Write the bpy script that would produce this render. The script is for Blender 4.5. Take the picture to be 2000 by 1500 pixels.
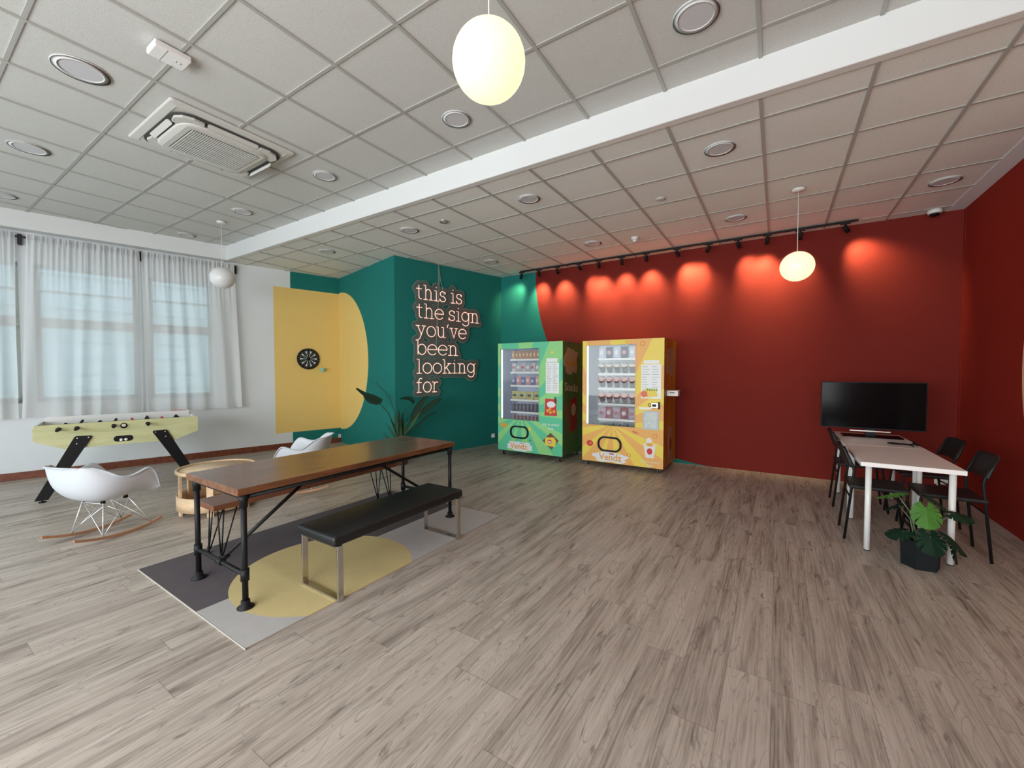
import bpy, bmesh, math, random
import numpy as np
from mathutils import Vector, Matrix
random.seed(7)
PI = math.pi
scene = bpy.context.scene
COL = scene.collection
for o in list(bpy.data.objects): bpy.data.objects.remove(o, do_unlink=True)

# ------------------------------------------------------------------ camera, world, light, exposure
CAM_H = 1.4268
cd = bpy.data.cameras.new('camera'); cam = bpy.data.objects.new('camera', cd); COL.objects.link(cam)
cd.sensor_width = 36; cd.lens = 36*805.13/2000; cd.clip_start = 0.05; cd.clip_end = 200
yaw, pit, rol = 0.5719, -0.0318, -0.0007
F_ = Vector((-math.sin(yaw)*math.cos(pit), math.cos(yaw)*math.cos(pit), math.sin(pit)))
r0 = Vector((math.cos(yaw), math.sin(yaw), 0)); u0 = r0.cross(F_)
R_ = math.cos(rol)*r0+math.sin(rol)*u0; U_ = -math.sin(rol)*r0+math.cos(rol)*u0
cam.matrix_world = Matrix(((R_.x, U_.x, -F_.x, 0), (R_.y, U_.y, -F_.y, 0), (R_.z, U_.z, -F_.z, CAM_H), (0, 0, 0, 1)))
scene.camera = cam
scene.view_settings.view_transform = 'Standard'; scene.view_settings.look = 'None'
scene.view_settings.gamma = 1; scene.view_settings.exposure = 0.0; scene.view_settings.use_curve_mapping = False

world = bpy.data.worlds.new('sky'); scene.world = world; world.use_nodes = True
wn = world.node_tree.nodes; wl = world.node_tree.links
bgn = wn['Background']; tc = wn.new('ShaderNodeTexCoord'); sp = wn.new('ShaderNodeSeparateXYZ'); cr = wn.new('ShaderNodeValToRGB')
wl.new(tc.outputs['Generated'], sp.inputs[0]); wl.new(sp.outputs['Z'], cr.inputs[0]); wl.new(cr.outputs[0], bgn.inputs[0])
cr.color_ramp.elements[0].position = 0.0; cr.color_ramp.elements[0].color = (0.42, 0.50, 0.50, 1)
cr.color_ramp.elements[1].position = 0.35; cr.color_ramp.elements[1].color = (0.58, 0.76, 0.86, 1)
bgn.inputs[1].default_value = 3.0

def area(name, loc, rot, sx, sy, e, col):
    l = bpy.data.lights.new(name, 'AREA'); l.shape = 'RECTANGLE'; l.size = sx; l.size_y = sy; l.energy = e; l.color = col
    o = bpy.data.objects.new(name, l); COL.objects.link(o); o.location = loc; o.rotation_euler = rot; return o
# daylight entering by the glazing of the wall behind the photographer (sun-bright sky outside)
area('rear_window_daylight', (-0.95, -3.05, 1.60), (PI/2, 0, 0), 4.7, 2.2, 300, (0.97, 0.985, 1.0))
area('rear_window_daylight', (-5.3, -3.05, 1.60), (PI/2, 0, 0), 3.6, 2.2, 95, (0.88, 0.95, 1.0))
area('left_window_daylight', (-8.98, -1.66, 1.95), (PI/2, 0, 1.3285-PI), 3.2, 1.8, 30, (0.85, 0.93, 1.0))

# ------------------------------------------------------------------ materials
def mat(name, col, rough=0.5, metal=0.0, spec=0.5, emit=None, es=0.0, coat=0.0, noise=0.0, nscale=20, bump=0.0, bscale=200, alpha=1.0, stretch=None):
    m = bpy.data.materials.new(name); m.use_nodes = True
    n = m.node_tree.nodes; l = m.node_tree.links; b = n['Principled BSDF']
    b.inputs['Base Color'].default_value = (*col, 1); b.inputs['Roughness'].default_value = rough
    b.inputs['Metallic'].default_value = metal; b.inputs['Specular IOR Level'].default_value = spec
    b.inputs['Coat Weight'].default_value = coat; b.inputs['Coat Roughness'].default_value = 0.15
    b.inputs['Alpha'].default_value = alpha
    if emit: b.inputs['Emission Color'].default_value = (*emit, 1); b.inputs['Emission Strength'].default_value = es
    if noise > 0 or bump > 0:
        t = n.new('ShaderNodeTexCoord'); mp = n.new('ShaderNodeMapping'); l.new(t.outputs['Object'], mp.inputs[0])
        if stretch: mp.inputs['Scale'].default_value = stretch
    if noise > 0:
        x = n.new('ShaderNodeTexNoise'); x.inputs['Scale'].default_value = nscale; x.inputs['Detail'].default_value = 4
        l.new(mp.outputs[0], x.inputs[0])
        mx = n.new('ShaderNodeMix'); mx.data_type = 'RGBA'; mx.blend_type = 'MIX'
        mx.inputs[6].default_value = (*[c*(1-noise) for c in col], 1); mx.inputs[7].default_value = (*[min(1, c*(1+noise)) for c in col], 1)
        l.new(x.outputs[0], mx.inputs[0]); l.new(mx.outputs[2], b.inputs['Base Color'])
    if bump > 0:
        y = n.new('ShaderNodeTexNoise'); y.inputs['Scale'].default_value = bscale; l.new(mp.outputs[0], y.inputs[0])
        bp = n.new('ShaderNodeBump'); bp.inputs['Strength'].default_value = bump; bp.inputs['Distance'].default_value = 0.003
        l.new(y.outputs[0], bp.inputs['Height']); l.new(bp.outputs[0], b.inputs['Normal'])
    return m

class NT:  # tiny node helper
    def __init__(s, m): s.n = m.node_tree.nodes; s.l = m.node_tree.links
    def put(s, sock, v):
        if isinstance(v, (int, float)): sock.default_value = v
        elif isinstance(v, tuple): sock.default_value = v if len(v) == 4 or sock.type == 'VECTOR' else (*v, 1)
        else: s.l.new(v, sock)
    def m(s, op, a, b=0.0, c=0.0):
        x = s.n.new('ShaderNodeMath'); x.operation = op; s.put(x.inputs[0], a); s.put(x.inputs[1], b); s.put(x.inputs[2], c); return x.outputs[0]
    def obj(s):
        t = s.n.new('ShaderNodeTexCoord'); p = s.n.new('ShaderNodeSeparateXYZ'); s.l.new(t.outputs['Object'], p.inputs[0]); return t.outputs['Object'], p.outputs
    def comb(s, x, y, z):
        c = s.n.new('ShaderNodeCombineXYZ'); s.put(c.inputs[0], x); s.put(c.inputs[1], y); s.put(c.inputs[2], z); return c.outputs[0]
    def mix(s, f, a, b, bt='MIX'):
        x = s.n.new('ShaderNodeMix'); x.data_type = 'RGBA'; x.blend_type = bt; s.put(x.inputs[0], f); s.put(x.inputs[6], a); s.put(x.inputs[7], b); return x.outputs[2]
    def noise(s, v, scale, detail=3, rough=0.5, dist=0.0):
        x = s.n.new('ShaderNodeTexNoise'); s.l.new(v, x.inputs['Vector']); x.inputs['Scale'].default_value = scale; x.inputs['Detail'].default_value = detail
        x.inputs['Roughness'].default_value = rough; x.inputs['Distortion'].default_value = dist; return x.outputs[0]
    def ramp(s, f, *els):
        r = s.n.new('ShaderNodeValToRGB'); s.put(r.inputs[0], f); e = r.color_ramp.elements
        while len(e) < len(els): e.new(0.5)
        for k, (p, c) in enumerate(els): e[k].position = p; e[k].color = (*c, 1) if len(c) == 3 else c
        return r.outputs[0]
    def bump(s, h, st, d, b):
        x = s.n.new('ShaderNodeBump'); x.inputs['Strength'].default_value = st; x.inputs['Distance'].default_value = d; s.put(x.inputs['Height'], h); s.l.new(x.outputs[0], b.inputs['Normal'])

def paint_mat(name, fn, rough=0.8):
    m = mat(name, (0.5, 0.5, 0.5), rough, spec=0.12); t = NT(m); v, p = t.obj(); b = t.n['Principled BSDF']
    c = fn(t, v, p); nz = t.noise(v, 3.0, 2); c = t.mix(t.m('MULTIPLY', nz, 0.05), c, (0, 0, 0))
    t.l.new(c, b.inputs['Base Color']); t.bump(t.noise(v, 150, 2), 0.25, 0.002, b); return m

WHITE = (0.78, 0.825, 0.845); TEAL = (0.018, 0.195, 0.170); YEL = (0.86, 0.62, 0.21); RED = (0.185, 0.0215, 0.016); PEACH = (0.80, 0.48, 0.32)
def inside(t, *c):
    r = c[0]
    for k in c[1:]: r = t.m('MULTIPLY', r, k)
    return r
def f_window(t, v, p):
    teal = t.m('GREATER_THAN', p[0], -0.885)
    yl = inside(t, t.m('GREATER_THAN', p[0], -1.167), t.m('GREATER_THAN', p[2], 0.29), t.m('LESS_THAN', p[2], 2.955))
    return t.mix(yl, t.mix(teal, WHITE, TEAL), YEL)
def ell(t, x, z, cx, cz, a, b):
    q = t.m('ADD', t.m('POWER', t.m('DIVIDE', t.m('SUBTRACT', x, cx), a), 2.0), t.m('POWER', t.m('DIVIDE', t.m('SUBTRACT', z, cz), b), 2.0))
    return t.m('LESS_THAN', q, 1.0)
def f_return(t, v, p): return t.mix(ell(t, p[0], p[2], 0.0, 1.622, 1.305, 1.352), TEAL, YEL)
def f_red(t, v, p):
    q = ell(t, p[0], p[2], -0.6, 3.2, 3.21, 3.21)
    return t.mix(t.m('MAXIMUM', q, t.m('GREATER_THAN', p[0], -0.6)), TEAL, RED)
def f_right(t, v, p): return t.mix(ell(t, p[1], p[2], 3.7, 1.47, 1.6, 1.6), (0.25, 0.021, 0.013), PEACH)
M = {}
M['wall_window'] = paint_mat('window wall paint', f_window); M['wall_return'] = paint_mat('teal and yellow paint', f_return)
M['wall_teal'] = paint_mat('teal paint', lambda t, v, p: t.mix(0.0, TEAL, TEAL)); M['wall_red'] = paint_mat('red mural paint', f_red, 0.8)
M['wall_right'] = paint_mat('dark red paint', f_right, 0.8); M['wall_white'] = paint_mat('white paint', lambda t, v, p: t.mix(0.0, WHITE, WHITE))
M['beam'] = mat('white beam paint', (0.72, 0.745, 0.74), 0.6, bump=0.2)
M['grid'] = mat('ceiling grid metal', (0.40, 0.40, 0.375), 0.5)
M['trimgrey'] = mat('ceiling edge trim', (0.70, 0.70, 0.68), 0.5)

def tile_mat(q=1.0):
    m = mat('mineral ceiling tile', (0.6, 0.6, 0.57), 0.9, spec=0.1); t = NT(m); v, p = t.obj(); b = t.n['Principled BSDF']
    n1 = t.noise(v, 260, 2); n2 = t.noise(v, 1.2, 2)
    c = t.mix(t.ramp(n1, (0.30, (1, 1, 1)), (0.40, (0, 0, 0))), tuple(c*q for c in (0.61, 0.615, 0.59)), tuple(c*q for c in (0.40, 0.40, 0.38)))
    c = t.mix(t.m('MULTIPLY', n2, 0.12), c, (0.3, 0.3, 0.28)); t.l.new(c, b.inputs['Base Color']); t.bump(n1, 0.35, 0.002, b); return m
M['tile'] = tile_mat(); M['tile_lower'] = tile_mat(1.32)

def floor_mat():
    m = mat('grey oak vinyl planks', (0.3, 0.27, 0.24), 0.42, spec=0.28); t = NT(m); v, p = t.obj(); b = t.n['Principled BSDF']
    PW, PL = 0.183, 1.22
    xi = t.m('FLOOR', t.m('DIVIDE', p[0], PW)); w1 = t.n.new('ShaderNodeTexWhiteNoise'); w1.noise_dimensions = '1D'; t.l.new(xi, w1.inputs['W'])
    yo = t.m('ADD', t.m('DIVIDE', p[1], PL), t.m('MULTIPLY', w1.outputs['Value'], 7.3)); yj = t.m('FLOOR', yo)
    w2 = t.n.new('ShaderNodeTexWhiteNoise'); w2.noise_dimensions = '2D'; t.l.new(t.comb(xi, yj, 0.0), w2.inputs['Vector']); rnd = w2.outputs['Value']
    off = t.m('MULTIPLY', rnd, 37.0)
    g1 = t.noise(t.comb(t.m('MULTIPLY', p[0], 13.0), t.m('ADD', t.m('MULTIPLY', p[1], 1.25), off), off), 1.0, 6, 0.6, 0.5)     # broad streaks
    g2 = t.noise(t.comb(t.m('MULTIPLY', p[0], 120.0), t.m('ADD', t.m('MULTIPLY', p[1], 2.6), off), off), 1.0, 4, 0.65)           # fine fibres
    rg = t.noise(t.comb(t.m('MULTIPLY', p[0], 7.5), t.m('ADD', t.m('MULTIPLY', p[1], 1.15), off), off), 1.0, 1, 0.4, 0.25)   # cathedral rings
    rings = t.m('ABSOLUTE', t.m('SINE', t.m('MULTIPLY', rg, 85.0)))
    kn = t.noise(t.comb(t.m('MULTIPLY', p[0], 16.0), t.m('ADD', t.m('MULTIPLY', p[1], 3.6), off), off), 1.0, 4, 0.6, 1.2)
    f = t.m('ADD', t.m('MULTIPLY', g1, 0.56), t.m('MULTIPLY', g2, 0.44))
    f = t.m('ADD', f, t.m('MULTIPLY', t.m('SUBTRACT', rnd, 0.5), 0.07))
    c = t.ramp(f, (0.33, (0.165, 0.132, 0.106)), (0.43, (0.322, 0.274, 0.23)), (0.52, (0.448, 0.389, 0.333)), (0.66, (0.564, 0.5, 0.435)))
    gate = t.m('MULTIPLY', t.ramp(rings, (0.0, (1, 1, 1)), (0.28, (0, 0, 0))), t.ramp(g1, (0.40, (0, 0, 0)), (0.62, (1, 1, 1))))
    c = t.mix(t.m('MULTIPLY', gate, 0.50), c, (0.13, 0.105, 0.085))
    c = t.mix(t.m('MULTIPLY', t.ramp(kn, (0.585, (0, 0, 0)), (0.70, (1, 1, 1))), 0.60), c, (0.085, 0.066, 0.052))
    fx = t.m('FRACT', t.m('DIVIDE', p[0], PW)); fy = t.m('FRACT', yo)
    sx = t.m('MINIMUM', fx, t.m('SUBTRACT', 1.0, fx)); sy = t.m('MINIMUM', fy, t.m('SUBTRACT', 1.0, fy))
    seam = t.m('MAXIMUM', t.m('LESS_THAN', sx, 0.006), t.m('LESS_THAN', sy, 0.0013))
    c = t.mix(t.m('MULTIPLY', seam, 0.45), c, (0.08, 0.065, 0.05)); t.l.new(c, b.inputs['Base Color'])
    t.bump(t.m('SUBTRACT', g2, t.m('MULTIPLY', seam, 1.0)), 0.12, 0.002, b)
    t.put(b.inputs['Roughness'], t.m('ADD', 0.36, t.m('MULTIPLY', g2, 0.12))); return m
M['floor'] = floor_mat()

def wood(name, dark, light, rough=0.35, scale=1.0, coat=0.0, axis=1, bands=14.0):
    m = mat(name, light, rough, spec=0.5, coat=coat); t = NT(m); v, p = t.obj(); b = t.n['Principled BSDF']
    a = [t.m('MULTIPLY', p[k], (1.6 if k == axis else bands)*scale) for k in range(3)]
    g = t.noise(t.comb(*a), 1.0, 5, 0.6, 0.5); a2 = [t.m('MULTIPLY', p[k], (4 if k == axis else bands*4)*scale) for k in range(3)]
    g2 = t.noise(t.comb(*a2), 1.0, 2); f = t.m('ADD', t.m('MULTIPLY', g, 0.7), t.m('MULTIPLY', g2, 0.3))
    t.l.new(t.ramp(f, (0.33, dark), (0.64, light)), b.inputs['Base Color']); t.bump(g2, 0.08, 0.001, b); return m
M['walnut'] = wood('brown stained tabletop', (0.085, 0.030, 0.010), (0.225, 0.090, 0.034), 0.27, coat=0.25)
M['benchwood'] = wood('brown stained bench wood', (0.095, 0.033, 0.016), (0.21, 0.075, 0.036), 0.33)
M['skirt'] = wood('reddish brown skirting', (0.10, 0.026, 0.012), (0.24, 0.070, 0.034), 0.35)
M['birch'] = wood('pale birch plywood', (0.60, 0.40, 0.22), (0.80, 0.60, 0.38), 0.45, axis=0, bands=8)
M['rocker'] = wood('light wood runner', (0.30, 0.15, 0.075), (0.50, 0.27, 0.15), 0.4)
M['greenboard'] = wood('pale green laminate', (0.46, 0.48, 0.24), (0.60, 0.60, 0.33), 0.5, axis=0, bands=10)
M['blackmetal'] = mat('black powder coated steel', (0.009, 0.009, 0.010), 0.5, spec=0.25)
M['blackplastic'] = mat('black plastic', (0.006, 0.006, 0.007), 0.45, spec=0.25)
M['leather'] = mat('black leatherette', (0.010, 0.011, 0.011), 0.42, spec=0.4, bump=0.3, bscale=140)
M['chrome'] = mat('brushed chrome', (0.62, 0.60, 0.56), 0.22, metal=1.0)
M['whitesteel'] = mat('white enamel steel', (0.80, 0.82, 0.80), 0.3)
M['wire'] = mat('bright wire', (0.78, 0.78, 0.78), 0.3, metal=0.6)
M['laminate'] = mat('white laminate', (0.90, 0.88, 0.86), 0.3)
M['shell'] = mat('white moulded plastic', (0.62, 0.66, 0.70), 0.4)
M['whiteplastic'] = mat('white plastic', (0.78, 0.78, 0.76), 0.4)
M['acpanel'] = mat('ivory plastic', (0.58, 0.58, 0.54), 0.5); M['acdark'] = mat('dark vent', (0.05, 0.05, 0.045), 0.7)
M['globe'] = mat('lit milk glass', (0.35, 0.35, 0.28), 0.3, emit=(1.0, 0.92, 0.58), es=1.0)
M['globeoff'] = mat('unlit milk glass', (0.74, 0.76, 0.75), 0.3)
M['downlight'] = mat('matte downlight lens', (0.56, 0.56, 0.58), 0.7, spec=0.2); M['downring'] = mat('downlight rim', (0.62, 0.62, 0.60), 0.6, spec=0.3)
M['screen'] = mat('black glass screen', (0.002, 0.002, 0.0025), 0.12, spec=0.10); M['silver'] = mat('silver trim', (0.7, 0.68, 0.65), 0.25, metal=1.0)
M['potblack'] = mat('matte black pot', (0.008, 0.011, 0.013), 0.6, spec=0.25); M['soil'] = mat('dark soil', (0.02, 0.014, 0.01), 0.9, noise=0.4, nscale=60)
M['potbrown'] = mat('brown woven basket', (0.13, 0.055, 0.03), 0.7, noise=0.3, nscale=50)
M['leafdark'] = mat('dark glossy leaf', (0.009, 0.030, 0.015), 0.6, spec=0.15, noise=0.35, nscale=12)
M['leafmid'] = mat('green strap leaf', (0.025, 0.075, 0.025), 0.55, spec=0.2, noise=0.35, nscale=12)
M['leafbright'] = mat('bright green leaf', (0.062, 0.185, 0.028), 0.5, spec=0.2, noise=0.35, nscale=18)
M['stem'] = mat('pale green stalk', (0.13, 0.17, 0.09), 0.5)
M['rodblack'] = mat('black rod', (0.006, 0.006, 0.008), 0.4)
M['frame'] = mat('beige window frame', (0.55, 0.55, 0.50), 0.5)
M['balls'] = mat('red plastic', (0.5, 0.03, 0.03), 0.3)
M['led'] = mat('white led strip', (1, 1, 1), 0.4, emit=(0.86, 0.93, 1.0), es=2.8)
M['neon'] = mat('warm pink neon tube', (1.0, 0.72, 0.62), 0.4, emit=(1.0, 0.58, 0.47), es=1.05)
M['ink'] = mat('black ink', (0.01, 0.01, 0.01), 0.5)

def glassy(name, tint, amt, rough=0.03, gl=0.5):
    m = bpy.data.materials.new(name); m.use_nodes = True; n = m.node_tree.nodes; l = m.node_tree.links; n.clear()
    o = n.new('ShaderNodeOutputMaterial'); tr = n.new('ShaderNodeBsdfTransparent'); g = n.new('ShaderNodeBsdfGlossy'); fr = n.new('ShaderNodeFresnel'); d = n.new('ShaderNodeBsdfDiffuse')
    g.inputs['Roughness'].default_value = rough; d.inputs[0].default_value = (*tint, 1); fr.inputs[0].default_value = 1.45
    a = n.new('ShaderNodeMixShader'); a.inputs[0].default_value = amt; l.new(tr.outputs[0], a.inputs[1]); l.new(d.outputs[0], a.inputs[2])
    b = n.new('ShaderNodeMixShader'); l.new(fr.outputs[0], b.inputs[0]); l.new(a.outputs[0], b.inputs[1]); l.new(g.outputs[0], b.inputs[2]); l.new(b.outputs[0], o.inputs[0]); return m
M['pane'] = glassy('clear pane', (0.6, 0.7, 0.7), 0.04); M['acrylic'] = glassy('clear acrylic', (0.42, 0.40, 0.38), 0.24, 0.15)
M['acryledge'] = glassy('acrylic edge', (0.45, 0.50, 0.47), 0.42, 0.2)

def sheer():
    m = bpy.data.materials.new('white sheer cloth'); m.use_nodes = True; n = m.node_tree.nodes; l = m.node_tree.links; n.clear(); t = NT(m)
    o = n.new('ShaderNodeOutputMaterial'); tr = n.new('ShaderNodeBsdfTransparent'); d = n.new('ShaderNodeBsdfDiffuse'); tl = n.new('ShaderNodeBsdfTranslucent')
    d.inputs[0].default_value = (0.90, 0.92, 0.93, 1); tl.inputs[0].default_value = (0.86, 0.88, 0.88, 1); tr.inputs[0].default_value = (0.95, 0.97, 0.97, 1)
    a = n.new('ShaderNodeMixShader'); a.inputs[0].default_value = 0.42; l.new(d.outputs[0], a.inputs[1]); l.new(tl.outputs[0], a.inputs[2])
    v, p = t.obj(); w = t.noise(t.comb(t.m('MULTIPLY', p[0], 60.0), 0.0, t.m('MULTIPLY', p[2], 400.0)), 1.0, 2)
    b = n.new('ShaderNodeMixShader'); l.new(t.m('ADD', 0.72, t.m('MULTIPLY', w, 0.2)), b.inputs[0]); l.new(tr.outputs[0], b.inputs[1]); l.new(a.outputs[0], b.inputs[2]); l.new(b.outputs[0], o.inputs[0]); return m
M['sheer'] = sheer()

# ------------------------------------------------------------------ mesh helpers
class MB:
    def __init__(s): s.b = bmesh.new(); s.mi = 0
    def face(s, vs, smooth=False):
        try: f = s.b.faces.new(vs)
        except ValueError: return None
        f.material_index = s.mi; f.smooth = smooth; return f
    def box(s, x0, x1, y0, y1, z0, z1, mx=None):
        P = [Vector((x, y, z)) for z in (z0, z1) for y in (y0, y1) for x in (x0, x1)]
        if mx is not None: P = [mx @ p for p in P]
        v = [s.b.verts.new(p) for p in P]
        for q in ((0, 2, 3, 1), (4, 5, 7, 6), (0, 1, 5, 4), (2, 6, 7, 3), (0, 4, 6, 2), (1, 3, 7, 5)): s.face([v[i] for i in q])
        return s
    def rings(s, rs, caps=True, closed=True, smooth=True):
        V = [[s.b.verts.new(p) for p in r] for r in rs]; n = len(V[0])
        for a, c in zip(V[:-1], V[1:]):
            for i in range(n if closed else n-1):
                j = (i+1) % n; s.face([a[i], a[j], c[j], c[i]], smooth)
        if caps and closed and n > 2: s.face(V[0][::-1]); s.face(V[-1])
        return s
    def tube(s, pts, r, n=8, closed=False, caps=True):
        pts = [Vector(p) for p in pts]; N = len(pts); rr = r if isinstance(r, (list, tuple)) else [r]*N
        rs = []; up = None
        for i, p in enumerate(pts):
            if closed: t = pts[(i+1) % N]-pts[i-1]
            else: t = pts[min(i+1, N-1)]-pts[max(i-1, 0)]
            if t.length < 1e-9: t = Vector((0, 0, 1))
            t.normalize()
            if up is None: up = Vector((0, 0, 1)) if abs(t.z) < 0.9 else Vector((1, 0, 0))
            a = up-t*up.dot(t)
            if a.length < 1e-6: a = t.orthogonal()
            a.normalize(); up = a; b = t.cross(a)
            rs.append([p+(a*math.cos(k*2*PI/n)+b*math.sin(k*2*PI/n))*rr[i] for k in range(n)])
        if closed: rs.append(rs[0]); return s.rings(rs, caps=False)
        return s.rings(rs, caps=caps)
    def lathe(s, prof, n=24, c=(0, 0, 0), caps=True):
        return s.rings([[Vector((c[0]+r*math.cos(k*2*PI/n), c[1]+r*math.sin(k*2*PI/n), c[2]+z)) for k in range(n)] for r, z in prof], caps=caps)
    def prism(s, poly, h0, h1, plane='XY', smooth=False):
        def P(a, b, h): return Vector((a, b, h)) if plane == 'XY' else Vector((a, h, b)) if plane == 'XZ' else Vector((h, a, b))
        A = [s.b.verts.new(P(a, b, h0)) for a, b in poly]; B = [s.b.verts.new(P(a, b, h1)) for a, b in poly]
        s.face(A[::-1]); s.face(B)
        for i in range(len(poly)): j = (i+1) % len(poly); s.face([A[i], A[j], B[j], B[i]], smooth)
        return s
    def grid(s, P, smooth=True):
        V = [[s.b.verts.new(p) for p in r] for r in P]
        for a, c in zip(V[:-1], V[1:]):
            for i in range(len(a)-1): s.face([a[i], a[i+1], c[i+1], c[i]], smooth)
        return s
    def bevel(s, w, seg=2):
        bmesh.ops.bevel(s.b, geom=list(s.b.edges), offset=w, segments=seg, affect='EDGES', profile=0.5, clamp_overlap=True); return s
    def obj(s, name, m, parent=None, loc=None, rot=None, fix=True, **kw):
        if fix: bmesh.ops.recalc_face_normals(s.b, faces=s.b.faces)
        me = bpy.data.meshes.new(name); s.b.to_mesh(me); s.b.free()
        for q in (m if isinstance(m, (list, tuple)) else [m]): me.materials.append(q)
        o = bpy.data.objects.new(name, me); COL.objects.link(o); o.parent = parent
        if loc: o.location = loc
        if rot: o.rotation_euler = rot
        for k, v in kw.items(): o[k] = v
        return o
def rrect(x0, x1, z0, z1, r, n=5):
    P = []
    for cx, cz, a0 in ((x1-r, z1-r, 0), (x0+r, z1-r, 90), (x0+r, z0+r, 180), (x1-r, z0+r, 270)):
        for k in range(n+1): a = math.radians(a0+90*k/n); P.append((cx+r*math.cos(a), cz+r*math.sin(a)))
    return P
def circ(cx, cz, r, n=20, rz=None): return [(cx+r*math.cos(2*PI*k/n), cz+(rz or r)*math.sin(2*PI*k/n)) for k in range(n)]
def thing(name, label, cat, loc=(0, 0, 0), rz=0.0, group=None, rot=None):
    o = bpy.data.objects.new(name, None); COL.objects.link(o); o.location = loc; o.rotation_euler = rot or (0, 0, rz)
    o.empty_display_size = 0.1; o['label'] = label; o['category'] = cat
    if group: o['group'] = group
    return o
def tag(o, label, cat, group=None):
    o['label'] = label; o['category'] = cat
    if group: o['group'] = group
    return o
def dup(root, loc, rot=None, label=None, group=None):
    def cp(o, par):
        c = o.copy(); COL.objects.link(c); c.parent = par
        for ch in list(o.children): cp(ch, c)
        return c
    r = cp(root, root.parent); r.location = loc
    if rot is not None: r.rotation_euler = rot
    if label: r['label'] = label
    if group: r['group'] = group
    return r
def S(o): o['kind'] = 'structure'; return o
def text_mesh(txt, size, ext, m, parent, loc, rot, name, align='CENTER', sx=1.0, **kw):
    c = bpy.data.curves.new('t', 'FONT'); c.body = txt; c.size = size; c.extrude = ext; c.align_x = align; c.resolution_u = 3; c.offset = 0.0016 if size > 0.1 else 0.0004
    o = bpy.data.objects.new('t', c); COL.objects.link(o); bpy.context.view_layer.update()
    me = bpy.data.meshes.new_from_object(o.evaluated_get(bpy.context.evaluated_depsgraph_get())); bpy.data.objects.remove(o, do_unlink=True)
    me.materials.clear(); me.materials.append(m)
    q = bpy.data.objects.new(name, me); COL.objects.link(q); q.parent = parent; q.location = loc; q.rotation_euler = rot; q.scale = (sx, 1, 1)
    for k, v in kw.items(): q[k] = v
    return q

# ------------------------------------------------------------------ room shell
LO, UP = 3.2529, 3.4728; YB = 3.206; YR = 6.736; XR = 1.7505; YREAR = -3.2
W = Vector((-7.359, 5.078)); N = Vector((-5.134, 4.528)); C = Vector((-4.589, 6.736))
dW = Vector((0.23997, 0.97078)); eW = Vector((0.97078, -0.23997)); PHD = math.atan2(0.97078, 0.23997); PHE = math.atan2(-0.23997, 0.97078)
HT = 3.62
S(MB().box(-10.5, XR+0.2, YREAR-0.2, YR+0.2, -0.12, 0).obj('floor', M['floor']))

# window wall: local X along the wall (u), local -Y into the room, Z up
wins = [(-8.9, -7.2), (-7.05, -5.40), (-5.25, -4.13), (-4.00, -2.99), (-2.85, -2.07)]; ZB, ZT = 1.03, 2.86
b = MB(); b.box(-9.2, 0.0, 0, 0.2, 0, ZB); b.box(-9.2, 0.0, 0, 0.2, ZT, HT)
e0 = -9.2
for a, c in wins: b.box(e0, a, 0, 0.2, ZB, ZT); e0 = c
b.box(e0, 0.0, 0, 0.2, ZB, ZT)
b.obj('wall_left', M['wall_window'], loc=(W.x, W.y, 0), rot=(0, 0, PHD), kind='structure')
def wloc(u, e, z=0.0): p = W+dW*u+eW*e; return (p.x, p.y, z)
for k, (a, c) in enumerate(wins):
    b = MB(); y0, y1 = 0.09, 0.15; f = 0.045
    b.box(a, a+f, y0, y1, ZB, ZT); b.box(c-f, c, y0, y1, ZB, ZT); b.box(a, c, y0, y1, ZB, ZB+f); b.box(a, c, y0, y1, ZT-f, ZT)
    b.box(a, c, y0-0.03, y1, 2.02, 2.15)
    w = b.obj('window_%d' % (k+1), M['frame'], loc=(W.x, W.y, 0), rot=(0, 0, PHD), kind='structure')
    MB().box(a+f, c-f, 0.118, 0.122, ZB+f, ZT-f).obj('pane', M['pane'], w)
    MB().box(a, c, -0.0, 0.09, ZB-0.03, ZB).obj('window_sill', M['frame'], w)
    MB().box(a+f, c-f, 0.10, 0.13, 2.50, 2.525).obj('glazing_bar', M['frame'], w)
S(MB().box(-9.2, 0.0, -0.018, 0, 0, 0.10).obj('baseboard_left', M['skirt'], loc=(W.x, W.y, 0), rot=(0, 0, PHD)))
S(MB().box(-9.2, -1.85, -0.18, 0, LO, HT-0.02).obj('trim_1', M['beam'], loc=(W.x, W.y, 0), rot=(0, 0, PHD)))
# teal corner: return wall (local X toward the room), sign wall
S(MB().box(0, 2.292, 0, 0.15, 0, HT).obj('wall_alcove', M['wall_return'], loc=(W.x, W.y, 0), rot=(0, 0, PHE)))
L2 = (C-N).length
S(MB().box(0.0, L2, 0, 0.15, 0, HT).obj('wall_side', M['wall_teal'], loc=(N.x, N.y, 0), rot=(0, 0, PHD)))
S(MB().box(-5.2, XR+0.2, YR, YR+0.2, 0, HT).obj('wall_back', M['wall_red']))
S(MB().box(XR, XR+0.2, YREAR, YR, 0, HT).obj('wall_right', M['wall_right']))
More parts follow.
